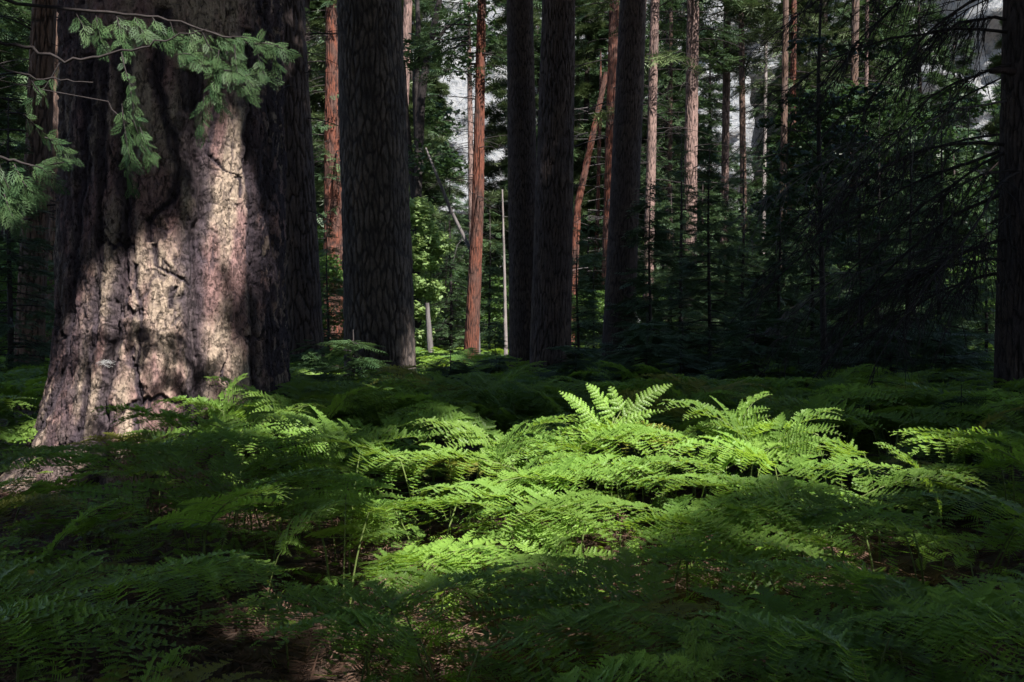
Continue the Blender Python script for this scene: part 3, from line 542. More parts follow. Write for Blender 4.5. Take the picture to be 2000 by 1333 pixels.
seedling(615, 12.5, 1, 1.35, 'conifer sapling beside the right edge of the giant pine', 1.3, 'cedar', 1.1)
seedling(880, 13.5, 1, 1.15, 'low dark conifer sapling right of the sunlit pine foot', 2.3, 'fir', 1.2)
seedling(970, 14.5, 0, 1.1, 'dark conifer sapling before the thin pale pole', 3.0, 'fir', 1.2)
seedling(1878, 7.6, 0, 1.02, 'pale silvery conifer sapling among ferns near the right hand trunk', .9, 'cedar', .72)
seedling(1330, 14.5, 1, 1.15, 'dark low sapling in the shade right of the leaning black trunk', 4.0, 'fir', 1.5)
seedling(1560, 13, 0, 1.1, 'dark low sapling at the foot of the broad leaved tree', 5.0, 'fir', 1.4)

rgs = np.random.default_rng(44)
for k in range(14):
    px, D = 1140+58*k+rgs.uniform(-22, 22), rgs.uniform(11.5, 17.5); H = rgs.uniform(1.05, 1.7)
    r = thing('conifer_sapling', 'low dark conifer sapling among the shaded ferns at the edge of the dark wood', 'sapling', ((px-1000)/F*D, D, 0), 'low saplings at the edge of the dark wood', rgs.uniform(0, 6)); r.scale = (H*.95, H*.95, H/1.25)
    obj('trunk', LS[k % 2][1], M['twig'], r); o = obj('crown', LS[k % 2][0], M['fir'], r); o.material_slots[0].link = 'OBJECT'; o.material_slots[0].material = M['fir']
# ------------------------------------------------------------------ cedar whose spray hangs before the giant trunk
o0 = np.array([-4.75, 6.6, 0])
rt = thing('incense_cedar', 'cedar at the left edge whose feathery bough hangs across the giant trunk', 'tree', o0)
obj('trunk', trunk_mesh('cedar_trunk', [(0, 0, -.3, .32), (0, 0, 2, .27), (0, 0, 14, .12), (0, 0, 18, .03)], 40, .06, 6, (.07, .5, .02), 81, front=np.array([1, -1.])), M['brown'], rt)
def bough(main, D, sprays, rad, seed, name='bough'):
    rg = np.random.default_rng(seed); P = loc_pts(main, D, o0); P = np.vstack([[0.1, 0, P[0, 2]+.25], P]); q = np.linspace(0, len(P)-1, len(P)*4-3); P = np.stack([np.interp(q, np.arange(len(P)), P[:, c]) for c in range(3)], 1)+rg.normal(0, .009, (len(q), 3))
    wd = MB(); K = len(P); tubes(wd, P, np.linspace(rad, .004, K), 6); cr = MB()
    for (x0, y0, x1, y1, n, sz) in sprays:
        n, sz = int(n*2.5), sz*.64          # a twig with n sprays along it
        a, b = at(x0, y0, D)-o0, at(x1, y1, D+rg.uniform(-.25, .25))-o0
        t = np.linspace(0, 1, 5); m = a+(b-a)*t[:, None]; m[:, 2] += .12*np.linalg.norm(b-a)*np.sin(t*PI)*np.sign(abs(x1-x0)-abs(y1-y0)); tubes(wd, m, np.linspace(.0055, .002, 5), 4)
        s = np.linspace(.05, 1, n); p = np.stack([np.interp(s, t, m[:, c]) for c in range(3)], 1); d0 = norm((b-a)[None])+0*p
        sg = np.where(np.arange(n) % 2, 1., -1.); sd = norm(np.cross(d0, np.array([0.25, -1., .35])))
        d = d0*.9+sd*(sg*rg.uniform(.2, .9, n))[:, None]; d[-1] = d0[-1]; d[:, 2] -= .35
        nn = np.array([.2, -.75, .65])+0*d
        X, Y, Z = frames(d, nn, .4, rg); scatter(cr, CEDAR[0], CEDAR[1], p, X, Y, Z, sz*rg.uniform(.7, 1.15, n), np.clip(rg.normal(.5, .25, n), 0, 1))
    b = obj(name, wd.me('cedar_bough'), M['twig'], rt)
    if cr.n: obj('foliage', cr.me('cedar_spray'), M['cedar'], b)
SPR = [(150, 25, 185, 75, 5, .2), (190, 28, 205, 95, 6, .2), (230, 30, 250, 88, 7, .22), (265, 32, 290, 72, 6, .2), (300, 36, 345, 85, 8, .22), (335, 45, 360, 105, 7, .2), (370, 52, 385, 112, 7, .2),
       (395, 60, 440, 130, 9, .2), (420, 66, 470, 110, 8, .2), (455, 75, 520, 98, 8, .19), (500, 88, 575, 112, 9, .18), (525, 98, 545, 130, 5, .16), (430, 100, 415, 190, 8, .2), (415, 160, 440, 215, 7, .19),
       (440, 140, 500, 175, 9, .19), (480, 150, 530, 160, 7, .17), (400, 190, 395, 258, 7, .18), (455, 160, 490, 190, 6, .17), (460, 90, 465, 140, 5, .18), (505, 105, 520, 150, 5, .15), (350, 110, 400, 130, 6, .18)]
bough([(40, 10), (140, 22), (230, 30), (310, 36), (400, 60), (470, 80), (530, 100), (572, 112)], 7.3, SPR, .014, 1)
bough([(0, 85), (70, 100), (130, 122), (200, 116), (280, 95), (340, 78), (410, 58)], 7.1, [(240, 105, 262, 170, 3, .16), (255, 165, 275, 250, 7, .17), (240, 205, 258, 320, 9, .17), (262, 235, 298, 310, 7, .17), (250, 320, 262, 370, 5, .14), (120, 125, 60, 200, 4, .17), (275, 250, 300, 300, 4, .15)], .015, 2)
bough([(-20, 300), (30, 318), (80, 330), (125, 318)], 6.9, [(0, 320, 40, 400, 7, .22), (30, 322, 70, 380, 8, .22), (60, 326, 110, 360, 8, .2), (0, 340, 10, 430, 6, .22), (85, 320, 125, 312, 6, .18), (50, 225, 95, 270, 5, .17), (90, 270, 145, 310, 6, .15), (10, 380, 40, 440, 6, .2)], .015, 3)
bough([(-20, 128), (60, 150), (120, 158), (180, 163)], 7.0, [(60, 150, 90, 190, 2, .15)], .01, 4)
bough([(215, 200), (255, 250), (300, 310)], 7.2, [], .004, 5)

# ------------------------------------------------------------------ wood behind
BG = []
for k, (H, z0, L, nb, tv, sz, per) in enumerate([(26, 1.5, 4.8, 190, FIR, .52, 170), (22, 1.0, 4.2, 170, FIR, .50, 160), (28, 4, 4.4, 150, TUFT, .5, 170), (12, .6, 3.2, 120, FIR, .44, 120), (9, .4, 2.9, 100, FIR, .4, 110)]):
    cr, lb = conifer(300+k, z0, H, L, nb, per, sz, tv, .7, .3, .2, True, jit=.4, cone=.85)
    tubes(lb, np.array([[0, 0, -.3], [.1, 0, H*.3], [-.05, .1, H*.7], [0, 0, H]]), np.array([.3, .25, .14, .03])*(H/26)**.7, 10)
    BG.append((cr.me('conifer_crown'), lb.me('conifer_trunk')))
BB = []
for k in range(2):
    rg = np.random.default_rng(90+k); bl = [(rg.normal(0, 1.1), rg.normal(0, 1.1), rg.uniform(.4, 5.5), rg.uniform(.5, 1.1)) for _ in range(26)]
    mb = MB(); tubes(mb, np.array([[0, 0, -.2], [.1, 0, 2.], [0, .1, 5]]), np.array([.09, .07, .02]), 7)
    for b in bl: tubes(mb, np.array([[0.05, 0, max(.2, b[2]*.6)], b[:3]]), np.array([.03, .01]), 4)
    BB.append((broadleaf(95+k, bl, 5200, .2, flat=.6).me('shrub_crown'), mb.me('shrub_trunk')))
def bgtree(px, D, k, s, rz, label, group, broad=False, mat=None):
    r = thing('broadleaf_tree' if broad else 'conifer_tree', label, 'tree', ((px-1000)/F*D, D, -.05), group, rz); r.scale = (s, s, s)
    a = (BB if broad else BG)[k]; obj('trunk', a[1], M['brown'], r); o = obj('crown', a[0], M[mat or ('broad' if broad else ('pine' if k == 2 else 'fir'))], r)
    if mat: o.material_slots[0].link = 'OBJECT'; o.material_slots[0].material = M[mat]
rg = np.random.default_rng(123)
def row(lst, label, group, **kw):
    for px, D, k, s in lst: bgtree(px, D, k, s, rg.uniform(0, 6.28), label, group, **kw)
row([(-60, 34, 0, .9), (10, 42, 1, 1), (60, 55, 0, 1), (130, 60, 2, 1.0), (-120, 50, 1, 1.1), (240, 70, 0, 1), (400, 65, 1, 1)], 'background conifer seen left of the giant pine', 'conifers in the wood left of the giant pine')
row([(605, 52, 2, .95), (630, 66, 0, 1.0), (690, 60, 1, 1), (760, 55, 2, .9), (580, 80, 0, 1)], 'background conifer behind the red trunk left of the jigsaw barked pine', 'conifers behind the jigsaw barked pine')
row([(800, 62, 0, .95), (835, 80, 2, 1.0), (868, 58, 4, .85), (905, 70, 4, .95), (945, 64, 4, .8), (985, 72, 3, .8), (1005, 60, 2, .9), (930, 48, 4, .6), (860, 44, 4, .7)], 'background conifer below the bright cliff gap in the middle', 'conifers around the bright gap')
row([(1065, 70, 0, 1), (1145, 62, 2, .95), (1180, 75, 0, 1), (1220, 60, 1, 1), (1150, 52, 4, .8), (1120, 80, 1, 1)], 'background conifer between the three black trunks', 'conifers between the black trunks')
row([(1300, 58, 1, .95), (1335, 70, 0, 1), (1430, 55, 4, .8), (1500, 76, 3, 1.0), (1395, 85, 3, 1.2), (1290, 80, 2, 1), (1450, 48, 4, .75)], 'background conifer near the blue gap right of the black trunks', 'conifers near the blue gap')
row([(1560, 60, 0, 1), (1610, 52, 2, 1), (1650, 66, 1, 1), (1700, 56, 0, .95), (1745, 70, 2, 1), (1790, 58, 1, 1), (1840, 74, 3, 1.3), (1880, 62, 3, .9), (1930, 72, 3, .9), (1985, 60, 1, .8), (1820, 48, 4, .9), (1760, 44, 3, .7), (1640, 42, 3, .7), (1900, 46, 4, .8), (1540, 50, 3, .7), (2050, 50, 0, .9)], 'background conifer in the dark wood behind the bare boughs', 'conifers behind the bare boughs')
row([(1140, 40, 0, .55), (1175, 36, 1, .5), (1300, 40, 0, .6), (1355, 46, 1, .7), (1400, 38, 0, .6), (1480, 42, 1, .65), (1620, 36, 0, .7), (1690, 40, 1, .7), (1760, 34, 0, .6), (1870, 36, 1, .7), (1930, 40, 0, .7)], 'leafy understory tree in the shade right of the black trunks', 'understory trees right of the black trunks', broad=True)
row([(850, 40, 0, .5), (900, 42, 1, .6), (950, 38, 0, .5), (990, 40, 1, .5), (875, 50, 1, .8), (960, 52, 0, .8)], 'leafy understory tree under the bright gap', 'understory trees under the bright gap', broad=True)
row([(1310, 30, 4, .62), (1372, 36, 4, .75), (1420, 33, 4, .66), (1530, 30, 4, .7), (1590, 38, 4, .9), (1735, 36, 4, 1.0), (1860, 37, 4, .9), (1640, 27, 4, .6), (1790, 27, 4, .6)], 'shaded conifer thick with foliage behind the bare boughs and the broad leaved sapling', 'shaded conifers behind the bare boughs')
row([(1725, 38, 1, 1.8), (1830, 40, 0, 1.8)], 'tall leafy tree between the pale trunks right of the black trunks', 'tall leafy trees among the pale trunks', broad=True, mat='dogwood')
row([(1385, 70, 1, 1), (1860, 66, 1, 1), (1980, 84, 1, 1.1), (1050, 60, 1, .9), (1130, 68, 0, 1), (1960, 90, 0, .9), (1870, 100, 3, 1.4), (1440, 100, 3, 1.3), (1480, 110, 3, 1.5), (930, 100, 3, 1.3), (880, 110, 3, 1.4), (960, 95, 3, 1.2), (1920, 55, 4, 1.1), (1995, 64, 2, .9)], 'far conifer on the slope below the granite wall', 'far conifers under the granite wall')
row([(20, 28, 0, .7), (70, 36, 1, .9), (-30, 24, 1, .6), (620, 36, 0, .8), (655, 46, 1, .9), (600, 44, 1, 1.0)], 'leafy understory tree behind the giant pine', 'understory trees near the giant pine', broad=True)

# ------------------------------------------------------------------ unseen pines added behind the viewer, crowns shaped to shade the ferns
for X0, Y0 in [(2.0, -5.5), (10, -4.2), (13.8, -11), (4.5, -12), (-3.5, -9.5), (16.5, -9), (3, -17)]:
    r = thing('pine_tree', 'unseen tall pine added behind the viewer, its crown shaped to shade the ferns', 'tree', (X0, Y0, 0), 'unseen tall pines added behind the viewer')
    obj('trunk', trunk_mesh('unseen_pine_trunk', [(0, 0, -.3, .5), (0, 0, 10, .4), (0, 0, 30, .1)], 24, .3, 30, (.12, .4, .02), int(X0*7+90)), M['plated'], r); HOSTS.append((X0, Y0, r, 1.0))
for k in range(20):  # unseen ring of conifers added to block low sky light
    a = math.radians(-78+k*17.2 + 8*math.sin(k*2.1)); d_ = 25+6*math.sin(k*1.7)
    X0, Y0 = -d_*math.sin(a+PI*.5)*1.0, -abs(d_*math.cos(a+PI*.5)) if k % 10 else 6.
    a = PI*(.02+.96*k/19); X0, Y0 = d_*math.cos(a), 5-d_*math.sin(a)
    bgtree(1000+X0/max(abs(Y0), .1)*F*np.sign(Y0), Y0, k % 2, .8+.15*math.sin(k*3.3), k*1.3, 'unseen conifer added behind the viewer to block low sky light', 'unseen conifers added behind the viewer')
def shade_clumps(n, xr, yr, zr, size, seed, margin):  # unseen leaf clumps placed to block sun except at the chosen sun patches
    rg = np.random.default_rng(seed); g = np.stack([rg.uniform(*xr, n), rg.uniform(*yr, n)], 1); z = rg.uniform(*zr, n)
    d = np.hypot(g[:, None, 0]-LITA[None, :, 0], g[:, None, 1]-LITA[None, :, 1])-LITA[None, :, 2]
    ok = d.min(1) > margin; g, z = g[ok], z[ok]
    p = np.stack([g[:, 0]+S[0]*z/S[2], g[:, 1]+S[1]*z/S[2], z], 1); ok = p[:, 2] > 1.5+.345*np.maximum(p[:, 1], 0)+1.0
    return p[ok], size*rg.uniform(.7, 1.2, ok.sum())
pa, sa = shade_clumps(23000, (-10, 10), (-1.5, 23), (13, 26), .36, 1, .30)
pb, sb = shade_clumps(2100, (-38, 38), (23, 95), (22, 36), .85, 2, .75)
pc, sc_ = shade_clumps(4000, (-38, -9), (0, 24), (14, 28), .7, 3, .3); pd, sd_ = shade_clumps(3200, (9, 38), (0, 24), (14, 28), .7, 4, .3)
pf, sf = shade_clumps(900, (3, 24), (22, 36), (17, 30), .55, 6, .5); pe, se = shade_clumps(2200, (-15, 3), (22, 31), (16, 28), .5, 5, .45)
P = np.concatenate([pa, pb, pc, pd, pe, pf]); SZ = np.concatenate([sa, sb, sc_, sd_, se, sf])
HX = np.array([(h[0], h[1]) for h in HOSTS]); own = np.hypot(P[:, None, 0]-HX[None, :, 0], P[:, None, 1]-HX[None, :, 1]).argmin(1)
for k, (hx, hy, root, _) in enumerate(HOSTS):
    q = own == k
    if not q.any(): continue
    if root is None:
        root = thing('pine_tree', 'tall pine in the wood whose crown rises out of the picture', 'tree', (hx, hy, 0), 'tall pines with crowns above the picture')
        obj('trunk', trunk_mesh('far_tall_trunk', [(0, 0, -.3, .32), (0, 0, 12, .25), (0, 0, 34, .06)], 24, .3, 30, (.12, .4, .03), 400+k), M['brown'], root)
    p = P[q]-np.array([hx, hy, 0]); n = len(p); rg = np.random.default_rng(500+k); cr = MB()
    X, Y, Z = frames(rg.normal(0, 1, (n, 3)), np.array([0, 0, 1.])+0*p, .6, rg)
    scatter(cr, CLUMP[0], CLUMP[1], p, X, Y, Z, SZ[q], rg.random(n)); obj('crown', cr.me('shade_crown'), M['pine'], root)  # out-of-view crown built from the shading clumps
    b = p[::6]; a = b*np.array([0.02, .02, 1])-np.array([0, 0, .5]); m = (a+b)/2+np.array([0, 0, .25])
    tt = np.linspace(0, 1, 14)[:, None, None]; q3 = a+(b-a)*tt+np.array([hx, hy, 0]); g3 = q3[..., :2]-S[:2]*(q3[..., 2:]/S[2])
    okl = np.array([(np.hypot(g3[:, c, 0, None]-LITA[:, 0], g3[:, c, 1, None]-LITA[:, 1])-LITA[:, 2]).min() > .05 for c in range(len(b))]); a, b, m, i = a[okl], b[okl], m[okl], np.arange(okl.sum())
    if not len(i): continue
    lb = MB(); tubes(lb, np.stack([a, m, b], 1), np.full((len(i), 1), .03)*np.array([[1, .7, .25]]), 4)
    obj('limbs', lb.me('tall_limbs'), M['twig'], root)

# ------------------------------------------------------------------ bracken ferns
UP = np.array([0, 0, 1.])
def pinna(fr, st, P0, T, B, L, W, droop, rg, lobes=4, tint=.5, curl=0.):
    "one feathered leaf: axis from P0 along T, leaflets towards +-B"
    n = int(np.clip(L/.027, 5, 20)); t = (np.arange(n)+.6)/n; Nn = norm(np.cross(T, B))
    ax = lambda s: P0+np.multiply.outer(s*L, T)-np.multiply.outer(droop*L*s*s, UP)+np.multiply.outer(curl*L*s*s, B)
    c = ax(t); tg = norm(ax(t+.02)-ax(t-.02)); prof = (1-t)**.75*np.minimum(1, .55+t*5)
    for sg in (-1, 1):
        l = W*prof*rg.uniform(.88, 1.08, n)+.006; d = norm(tg*.42+B*sg*.9-Nn*.10+rg.normal(0, .13, (n, 3))); b2 = norm(np.cross(Nn+rg.normal(0, .2, (n, 3)), d)); nn = np.cross(d, b2)
        w = np.minimum(.52*L/n, l*.42)
        def pt(s, y): # along leaflet s, across y (in widths)
            return c+d*(l*s)[:, None]+b2*(w*y)[:, None]-nn*(abs(y)*w*.35+l*.22*s*s)[:, None]
        tn = np.clip(tint+rg.normal(0, .08, n), 0, 1)
        if lobes == 0:
            v = np.stack([pt(np.zeros(n), 0), pt(np.full(n, .35), 1.25), pt(np.ones(n), 0), pt(np.full(n, .35), -1.25)], 1)
            fr.add(v.reshape(-1, 3), [np.arange(n*4).reshape(-1, 4)], np.repeat(tn, 4)); continue
        vs_, K = [], lobes
        for k in range(K):
            s0, s1 = k/K, (k+1)/K; wk = (1-s0)**.55
            for q in (1, -1):
                vs_.append(np.stack([pt(np.full(n, s0), 0.), pt(np.full(n, s1), 0.), pt(np.full(n, s1-.02), .62*q*wk if k < K-1 else 0.02*q), pt(np.full(n, s0+.78/K), q*wk), pt(np.full(n, s0+.12/K), .72*q*wk)][::q], 1))
        v = np.stack(vs_, 1); m = v.shape[1]*n
        fr.add(v.reshape(-1, 3), [np.arange(m*5).reshape(-1, 5)], np.repeat(tn, v.shape[1]*5))
    if st is not None:
        s = np.linspace(0, 1, 5); tubes(st, ax(s)-Nn*.001, np.linspace(.0022, .0007, 5)*(.6+L), 4, .6)
def fern(seed, Hs, Lb, a0, a1, wid=.62, lobes=4, pairs=9, lean=.15):
    "stem height Hs, blade length Lb, a0..a1 its angle from upright (degrees)"
    rg = np.random.default_rng(seed); fr, st = MB(), MB()
    s = np.linspace(0, 1, 9); base_ = np.stack([lean*Hs*s**2, .04*rg.normal()*s, Hs*s], 1)
    n = 24; a = np.radians(np.linspace(a0, a1, n)); dl = Lb/(n-1); r = base_[-1, 0]+np.concatenate([[0], np.cumsum(np.sin(a[:-1])*dl)]); z = Hs+np.concatenate([[0], np.cumsum(np.cos(a[:-1])*dl)])
    sw = rg.normal(0, .06); rach = np.stack([r, base_[-1, 1]+sw*Lb*np.linspace(0, 1, n)**2, z], 1)
    tubes(st, np.vstack([base_[:-1], rach[::3]]), np.concatenate([np.linspace(.0062, .0045, 8), np.linspace(.0042, .0008, len(rach[::3]))]), 6, .3)
    tint0 = rg.uniform(.2, .8)
    for i in range(pairs):
        f = .05+.93*(i/pairs)**.92; x = f*(n-1); k = min(int(x), n-2); P0 = rach[k]+(rach[k+1]-rach[k])*(x-k); T = norm(rach[k+1]-rach[k]); B = norm(np.cross(UP, T)); Nn = np.cross(T, B)
        L = wid*Lb*(1-f)**.85*rg.uniform(.9, 1.08)+.02
        for sg in (-1, 1):
            if rg.random() < .06: continue
            fa = math.radians(60-20*f+rg.normal(0, 8)); d = norm(T*math.cos(fa)+B*sg*math.sin(fa)+Nn*rg.normal(.06, .06)); bb = norm(np.cross(d, -Nn*sg)*-sg)
            pinna(fr, st if L > .06 else None, P0, d, bb, L*rg.uniform(.8, 1.12), L*.165+.008, rg.uniform(.15, .42), rg, lobes if L > .09 else max(lobes-2, 0 if lobes == 0 else 2), tint0, curl=rg.normal(0, .12))
    pinna(fr, None, rach[-2], norm(rach[-1]-rach[-2]), norm(np.cross(UP, rach[-1]-rach[-2])), .05, .015, .3, rg, 2 if lobes else 0, tint0)
    # horizontal reach and height of the blade's middle
    return fr, st, rach[n//2, 0], rach[n//2, 2]
SPEC = [(.66, .74, 52, 98), (.68, .84, 70, 104), (.70, .74, 74, 100), (.60, .76, 40, 92), (.70, .84, 76, 110), (.60, .66, 25, 75), (.68, .80, 68, 96), (.70, .74, 60, 114), (.68, .88, 72, 102), (.66, .74, 64, 108)]
FV = []
for k, (a, b, c, d) in enumerate(SPEC):
    fr, st, rx, hz = fern(700+k, a, b, c, d, .66+.07*math.sin(k*2.3), 4, 8+(k % 3), .12+.1*((k*7) % 4)/4); FV.append((fr.me('fern_frond', False), st.me('fern_stem'), rx, hz))
NF = 0; POS = []; TR = random.Random(5)
def put_fern(X, Y, az, s, sz, k, label, group=None):
    global NF
    me_f, me_s, rx, hz = FV[k]
    tl = math.radians(TR.triangular(-5, 18, 4)); H_ = sz*hz
    r = thing('bracken_fern', label, 'fern', (X, Y+H_*math.sin(tl)*.8, float(gz(np.array(X), np.array(Y)))), group, az); r.scale = (s, s, sz)
    r.rotation_euler = (Matrix.Rotation(tl, 3, 'X') @ Matrix.Rotation(az, 3, 'Z')).to_euler()
    obj('stem', me_s, M['fern_stem'], r); o = obj('frond', me_f, M['fern'], r)
    if group and TR.random() < .09: o.material_slots[0].link = 'OBJECT'; o.material_slots[0].material = M['fern_yellow']
    NF += 1; POS.append((X, Y)); return r
def fern_px(px, py, D, az_deg, s, k, label, group=None):
    P = at(px, py, D); az = math.radians(az_deg); _, _, rx, hz = FV[k]; sz = max(P[2], .3)/hz
    return put_fern(P[0]-math.cos(az)*rx*s, P[1]-math.sin(az)*rx*s, az, s, sz, k, label, group)
# ferns the photograph singles out: px, py of the blade's middle, depth, heading, size, kind, label
for a in [(900, 838, 6.1, 165, .95, 0, 'sunlit fern whose two arching leaves make the left end of the bright patch'), (870, 880, 5.7, 188, .95, 1, 'bright fern lying flat below the left end of the sunlit patch'),
          (1060, 850, 6.0, 200, 1.0, 8, 'silvery sunlit fern left of the tallest bright fern'), (1110, 880, 5.6, 230, .95, 2, 'sunlit fern with pale shining leaflets under the tallest bright fern'),
          (1270, 845, 5.9, 5, .95, 4, 'bright fern reaching right from under the tallest fern'), (1400, 815, 6.1, 170, 1.0, 3, 'bright fern with a row of hanging teeth right of the tallest fern'),
          (1460, 812, 6.2, 40, .8, 5, 'upright sunlit fern with a curled double crest'), (1560, 835, 6.0, 25, .9, 3, 'bright fern raised like a wing at the right end of the sunlit patch'),
          (1400, 865, 5.6, 190, .95, 7, 'bright fern hanging in front of the crested one'), (1640, 900, 5.4, 0, .95, 2, 'half lit fern running right from the end of the sunlit patch'),
          (1590, 930, 5.0, 330, .9, 9, 'half lit fern with drooping fingers below the right end of the sunlit patch'), (1060, 930, 5.2, 10, 1.0, 1, 'yellow green fern across the middle of the bright patch'),
          (1180, 985, 4.7, 5, .95, 4, 'broad flat fern with hanging teeth at the front of the bright patch'), (1380, 940, 5.0, 175, 1.0, 6, 'pale fern arching over the right middle of the bright patch'),
          (1480, 985, 4.6, 350, .95, 8, 'striped green fern at the lower right of the bright patch'), (960, 960, 4.9, 175, 1.0, 6, 'green fern mound at the lower left of the bright patch'),
          (860, 985, 4.7, 350, .9, 2, 'half shaded fern below the left end of the bright patch'), (1290, 900, 5.4, 10, .95, 9, 'dense green fern in the heart of the bright patch'),
          (1330, 1080, 4.2, 170, .85, 1, 'sunlit fern low at the right front of the bright patch'), (880, 1085, 4.2, 10, .85, 0, 'yellow sunlit fern by itself in the dark left of the front'), (830, 1130, 3.9, 190, .6, 6, 'small sunlit fern tip in front of the lone yellow one'),
          (360, 778, 7.5, 178, .75, 2, 'bright fern leaf spread flat against the foot of the giant trunk'), (450, 772, 7.6, 50, .62, 5, 'small bright upright fern against the giant trunk'), (560, 800, 7.3, 15, .85, 0, 'green fern rising past the right edge of the giant trunk'),
          (630, 850, 6.8, 0, 1.0, 1, 'large fern pointing right from the giant trunk with a sunlit tip'), (600, 905, 6.3, 355, .95, 4, 'fern with hanging fingers below the large one by the giant trunk'),
          (270, 800, 7.0, 175, .9, 6, 'black silhouetted fern before the sunlit giant trunk'), (420, 850, 6.6, 185, 1.0, 8, 'dark wide fern below the silhouetted one'), (330, 812, 7.1, 178, 1.05, 1, 'dark layered fern crossing the sunlit giant trunk just under the silhouetted one'),
          (150, 872, 6.8, 182, 1.0, 4, 'shaded fern in front of the left flare of the giant trunk'), (500, 835, 6.9, 5, 1.0, 2, 'dark layered fern before the right foot of the giant trunk'), (350, 905, 6.0, 170, 1.05, 6, 'dark fern hiding the middle of the giant trunk foot'), (250, 880, 6.3, 180, .95, 2, 'shaded fern crossing the lower giant trunk'),
          (60, 905, 6.6, 20, .8, 7, 'fern at the left edge by the sunlit root'), (780, 748, 9.0, 0, .9, 1, 'sun tipped fern at the foot of the jigsaw barked pine'), (740, 775, 8.6, 175, .9, 4, 'fern with lit teeth left below the jigsaw barked pine'),
          (390, 1110, 3.5, 5, .8, 1, 'dark fern with a row of green fingers in the left front'), (120, 1120, 3.3, 20, .85, 2, 'large dark fern in the left front corner'), (200, 1215, 3.0, 335, .8, 4, 'arched dark fern at the lower left with drooping tip'),
          (60, 1180, 2.9, 350, .75, 6, 'dark fern cut off by the left edge'), (620, 1190, 3.2, 180, .75, 2, 'long flat dark fern in the centre left front'), (660, 1240, 3.0, 200, .7, 9, 'ribbed green fern beneath the long flat dark one'),
          (940, 1150, 3.4, 0, .85, 6, 'dark fern in the centre front below the sunlit tip'), (1170, 1240, 3.0, 10, .85, 1, 'broad dark fern in the centre front'), (1440, 1215, 3.0, 175, .8, 8, 'dark ribbed fern in the right centre front'),
          (1580, 1110, 3.6, 195, .85, 2, 'mid green fern with slanting stripes in the right front'), (1830, 1195, 3.1, 170, .85, 4, 'dark fern with lit edge leaves in the right front'), (1940, 1180, 3.2, 10, .8, 1, 'dark fern cut off by the right edge'),
          (1370, 1295, 2.7, 80, .38, 5, 'small upright fern at the bottom edge right of the middle'), (310, 1322, 2.6, 30, .35, 3, 'small pale fern at the bottom edge left of the middle'), (1250, 1325, 2.5, 20, .6, 9, 'fern cut by the bottom edge in the middle'),
          (1560, 745, 10.5, 20, .9, 2, 'shaded fern with a yellow edge in the dark right of the middle'), (1690, 720, 12, 10, .9, 1, 'sun edged fern before the dark wood'), (1850, 880, 6.0, 170, .9, 0, 'mid green fern below the pale silvery sapling'),
          (1950, 900, 5.6, 190, .9, 3, 'fern with lit fingers at the right edge'), (1800, 930, 5.3, 10, .95, 9, 'dappled fern right of the bright patch'), (1700, 1000, 4.5, 350, .9, 6, 'dim green fern below the right dapples')]:
    fern_px(*a)
# the tallest bright fern: five separate upright leaves from one stem
o0 = at(1195, 850, 6.2); o0[2] = 0
rt = thing('bracken_fern', 'tallest fern, its upright leaves fanned out and brightly sunlit above the patch', 'fern', o0); mb = MB()
P = np.stack([[0, 0, 0], [.0, .02, .4], [.01, 0, .75], [-.01, 0, .86]]); tubes(mb, P, np.array([.007, .006, .005, .004]), 6); obj('stem', mb.me('tall_fern_stem'), M['fern_stem'], rt)
rg = np.random.default_rng(12)
for (x0, y0), (x1, y1), ds, W in [((1180, 842), (1082, 752), -.05, .085), ((1200, 815), (1138, 738), -.02, .085), ((1212, 805), (1188, 745), .02, .075), ((1215, 815), (1322, 742), .03, .09), ((1200, 835), (1300, 800), -.08, .06), ((1185, 848), (1130, 838), -.1, .06), ((1205, 845), (1335, 850), -.1, .075)]:
    fr, st = MB(), MB(); a, b = at(x0, y0, 6.2)-o0, at(x1, y1, 6.2+ds)-o0; L = np.linalg.norm(b-a)*1.05; dr = .22
    T_ = norm((b-a)+UP*dr*L); B_ = norm(np.cross(np.array([.1, -.75, .55]), T_)); pinna(fr, st, a, T_, B_, L, W, dr, rg, 4, .75)
    n = int(L/.03)
    f_ = obj('leaf', fr.me('tall_fern_leaf', False), M['fern'], rt); obj('midrib', st.me('tall_fern_midrib'), M['fern_stem'], f_)
    tubes_ = MB(); tubes(tubes_, np.stack([P[-1] if y0 < 845 else P[2], a]), np.array([.003, .0025]), 4); obj('stalk', tubes_.me('stalk'), M['fern_stem'], f_)
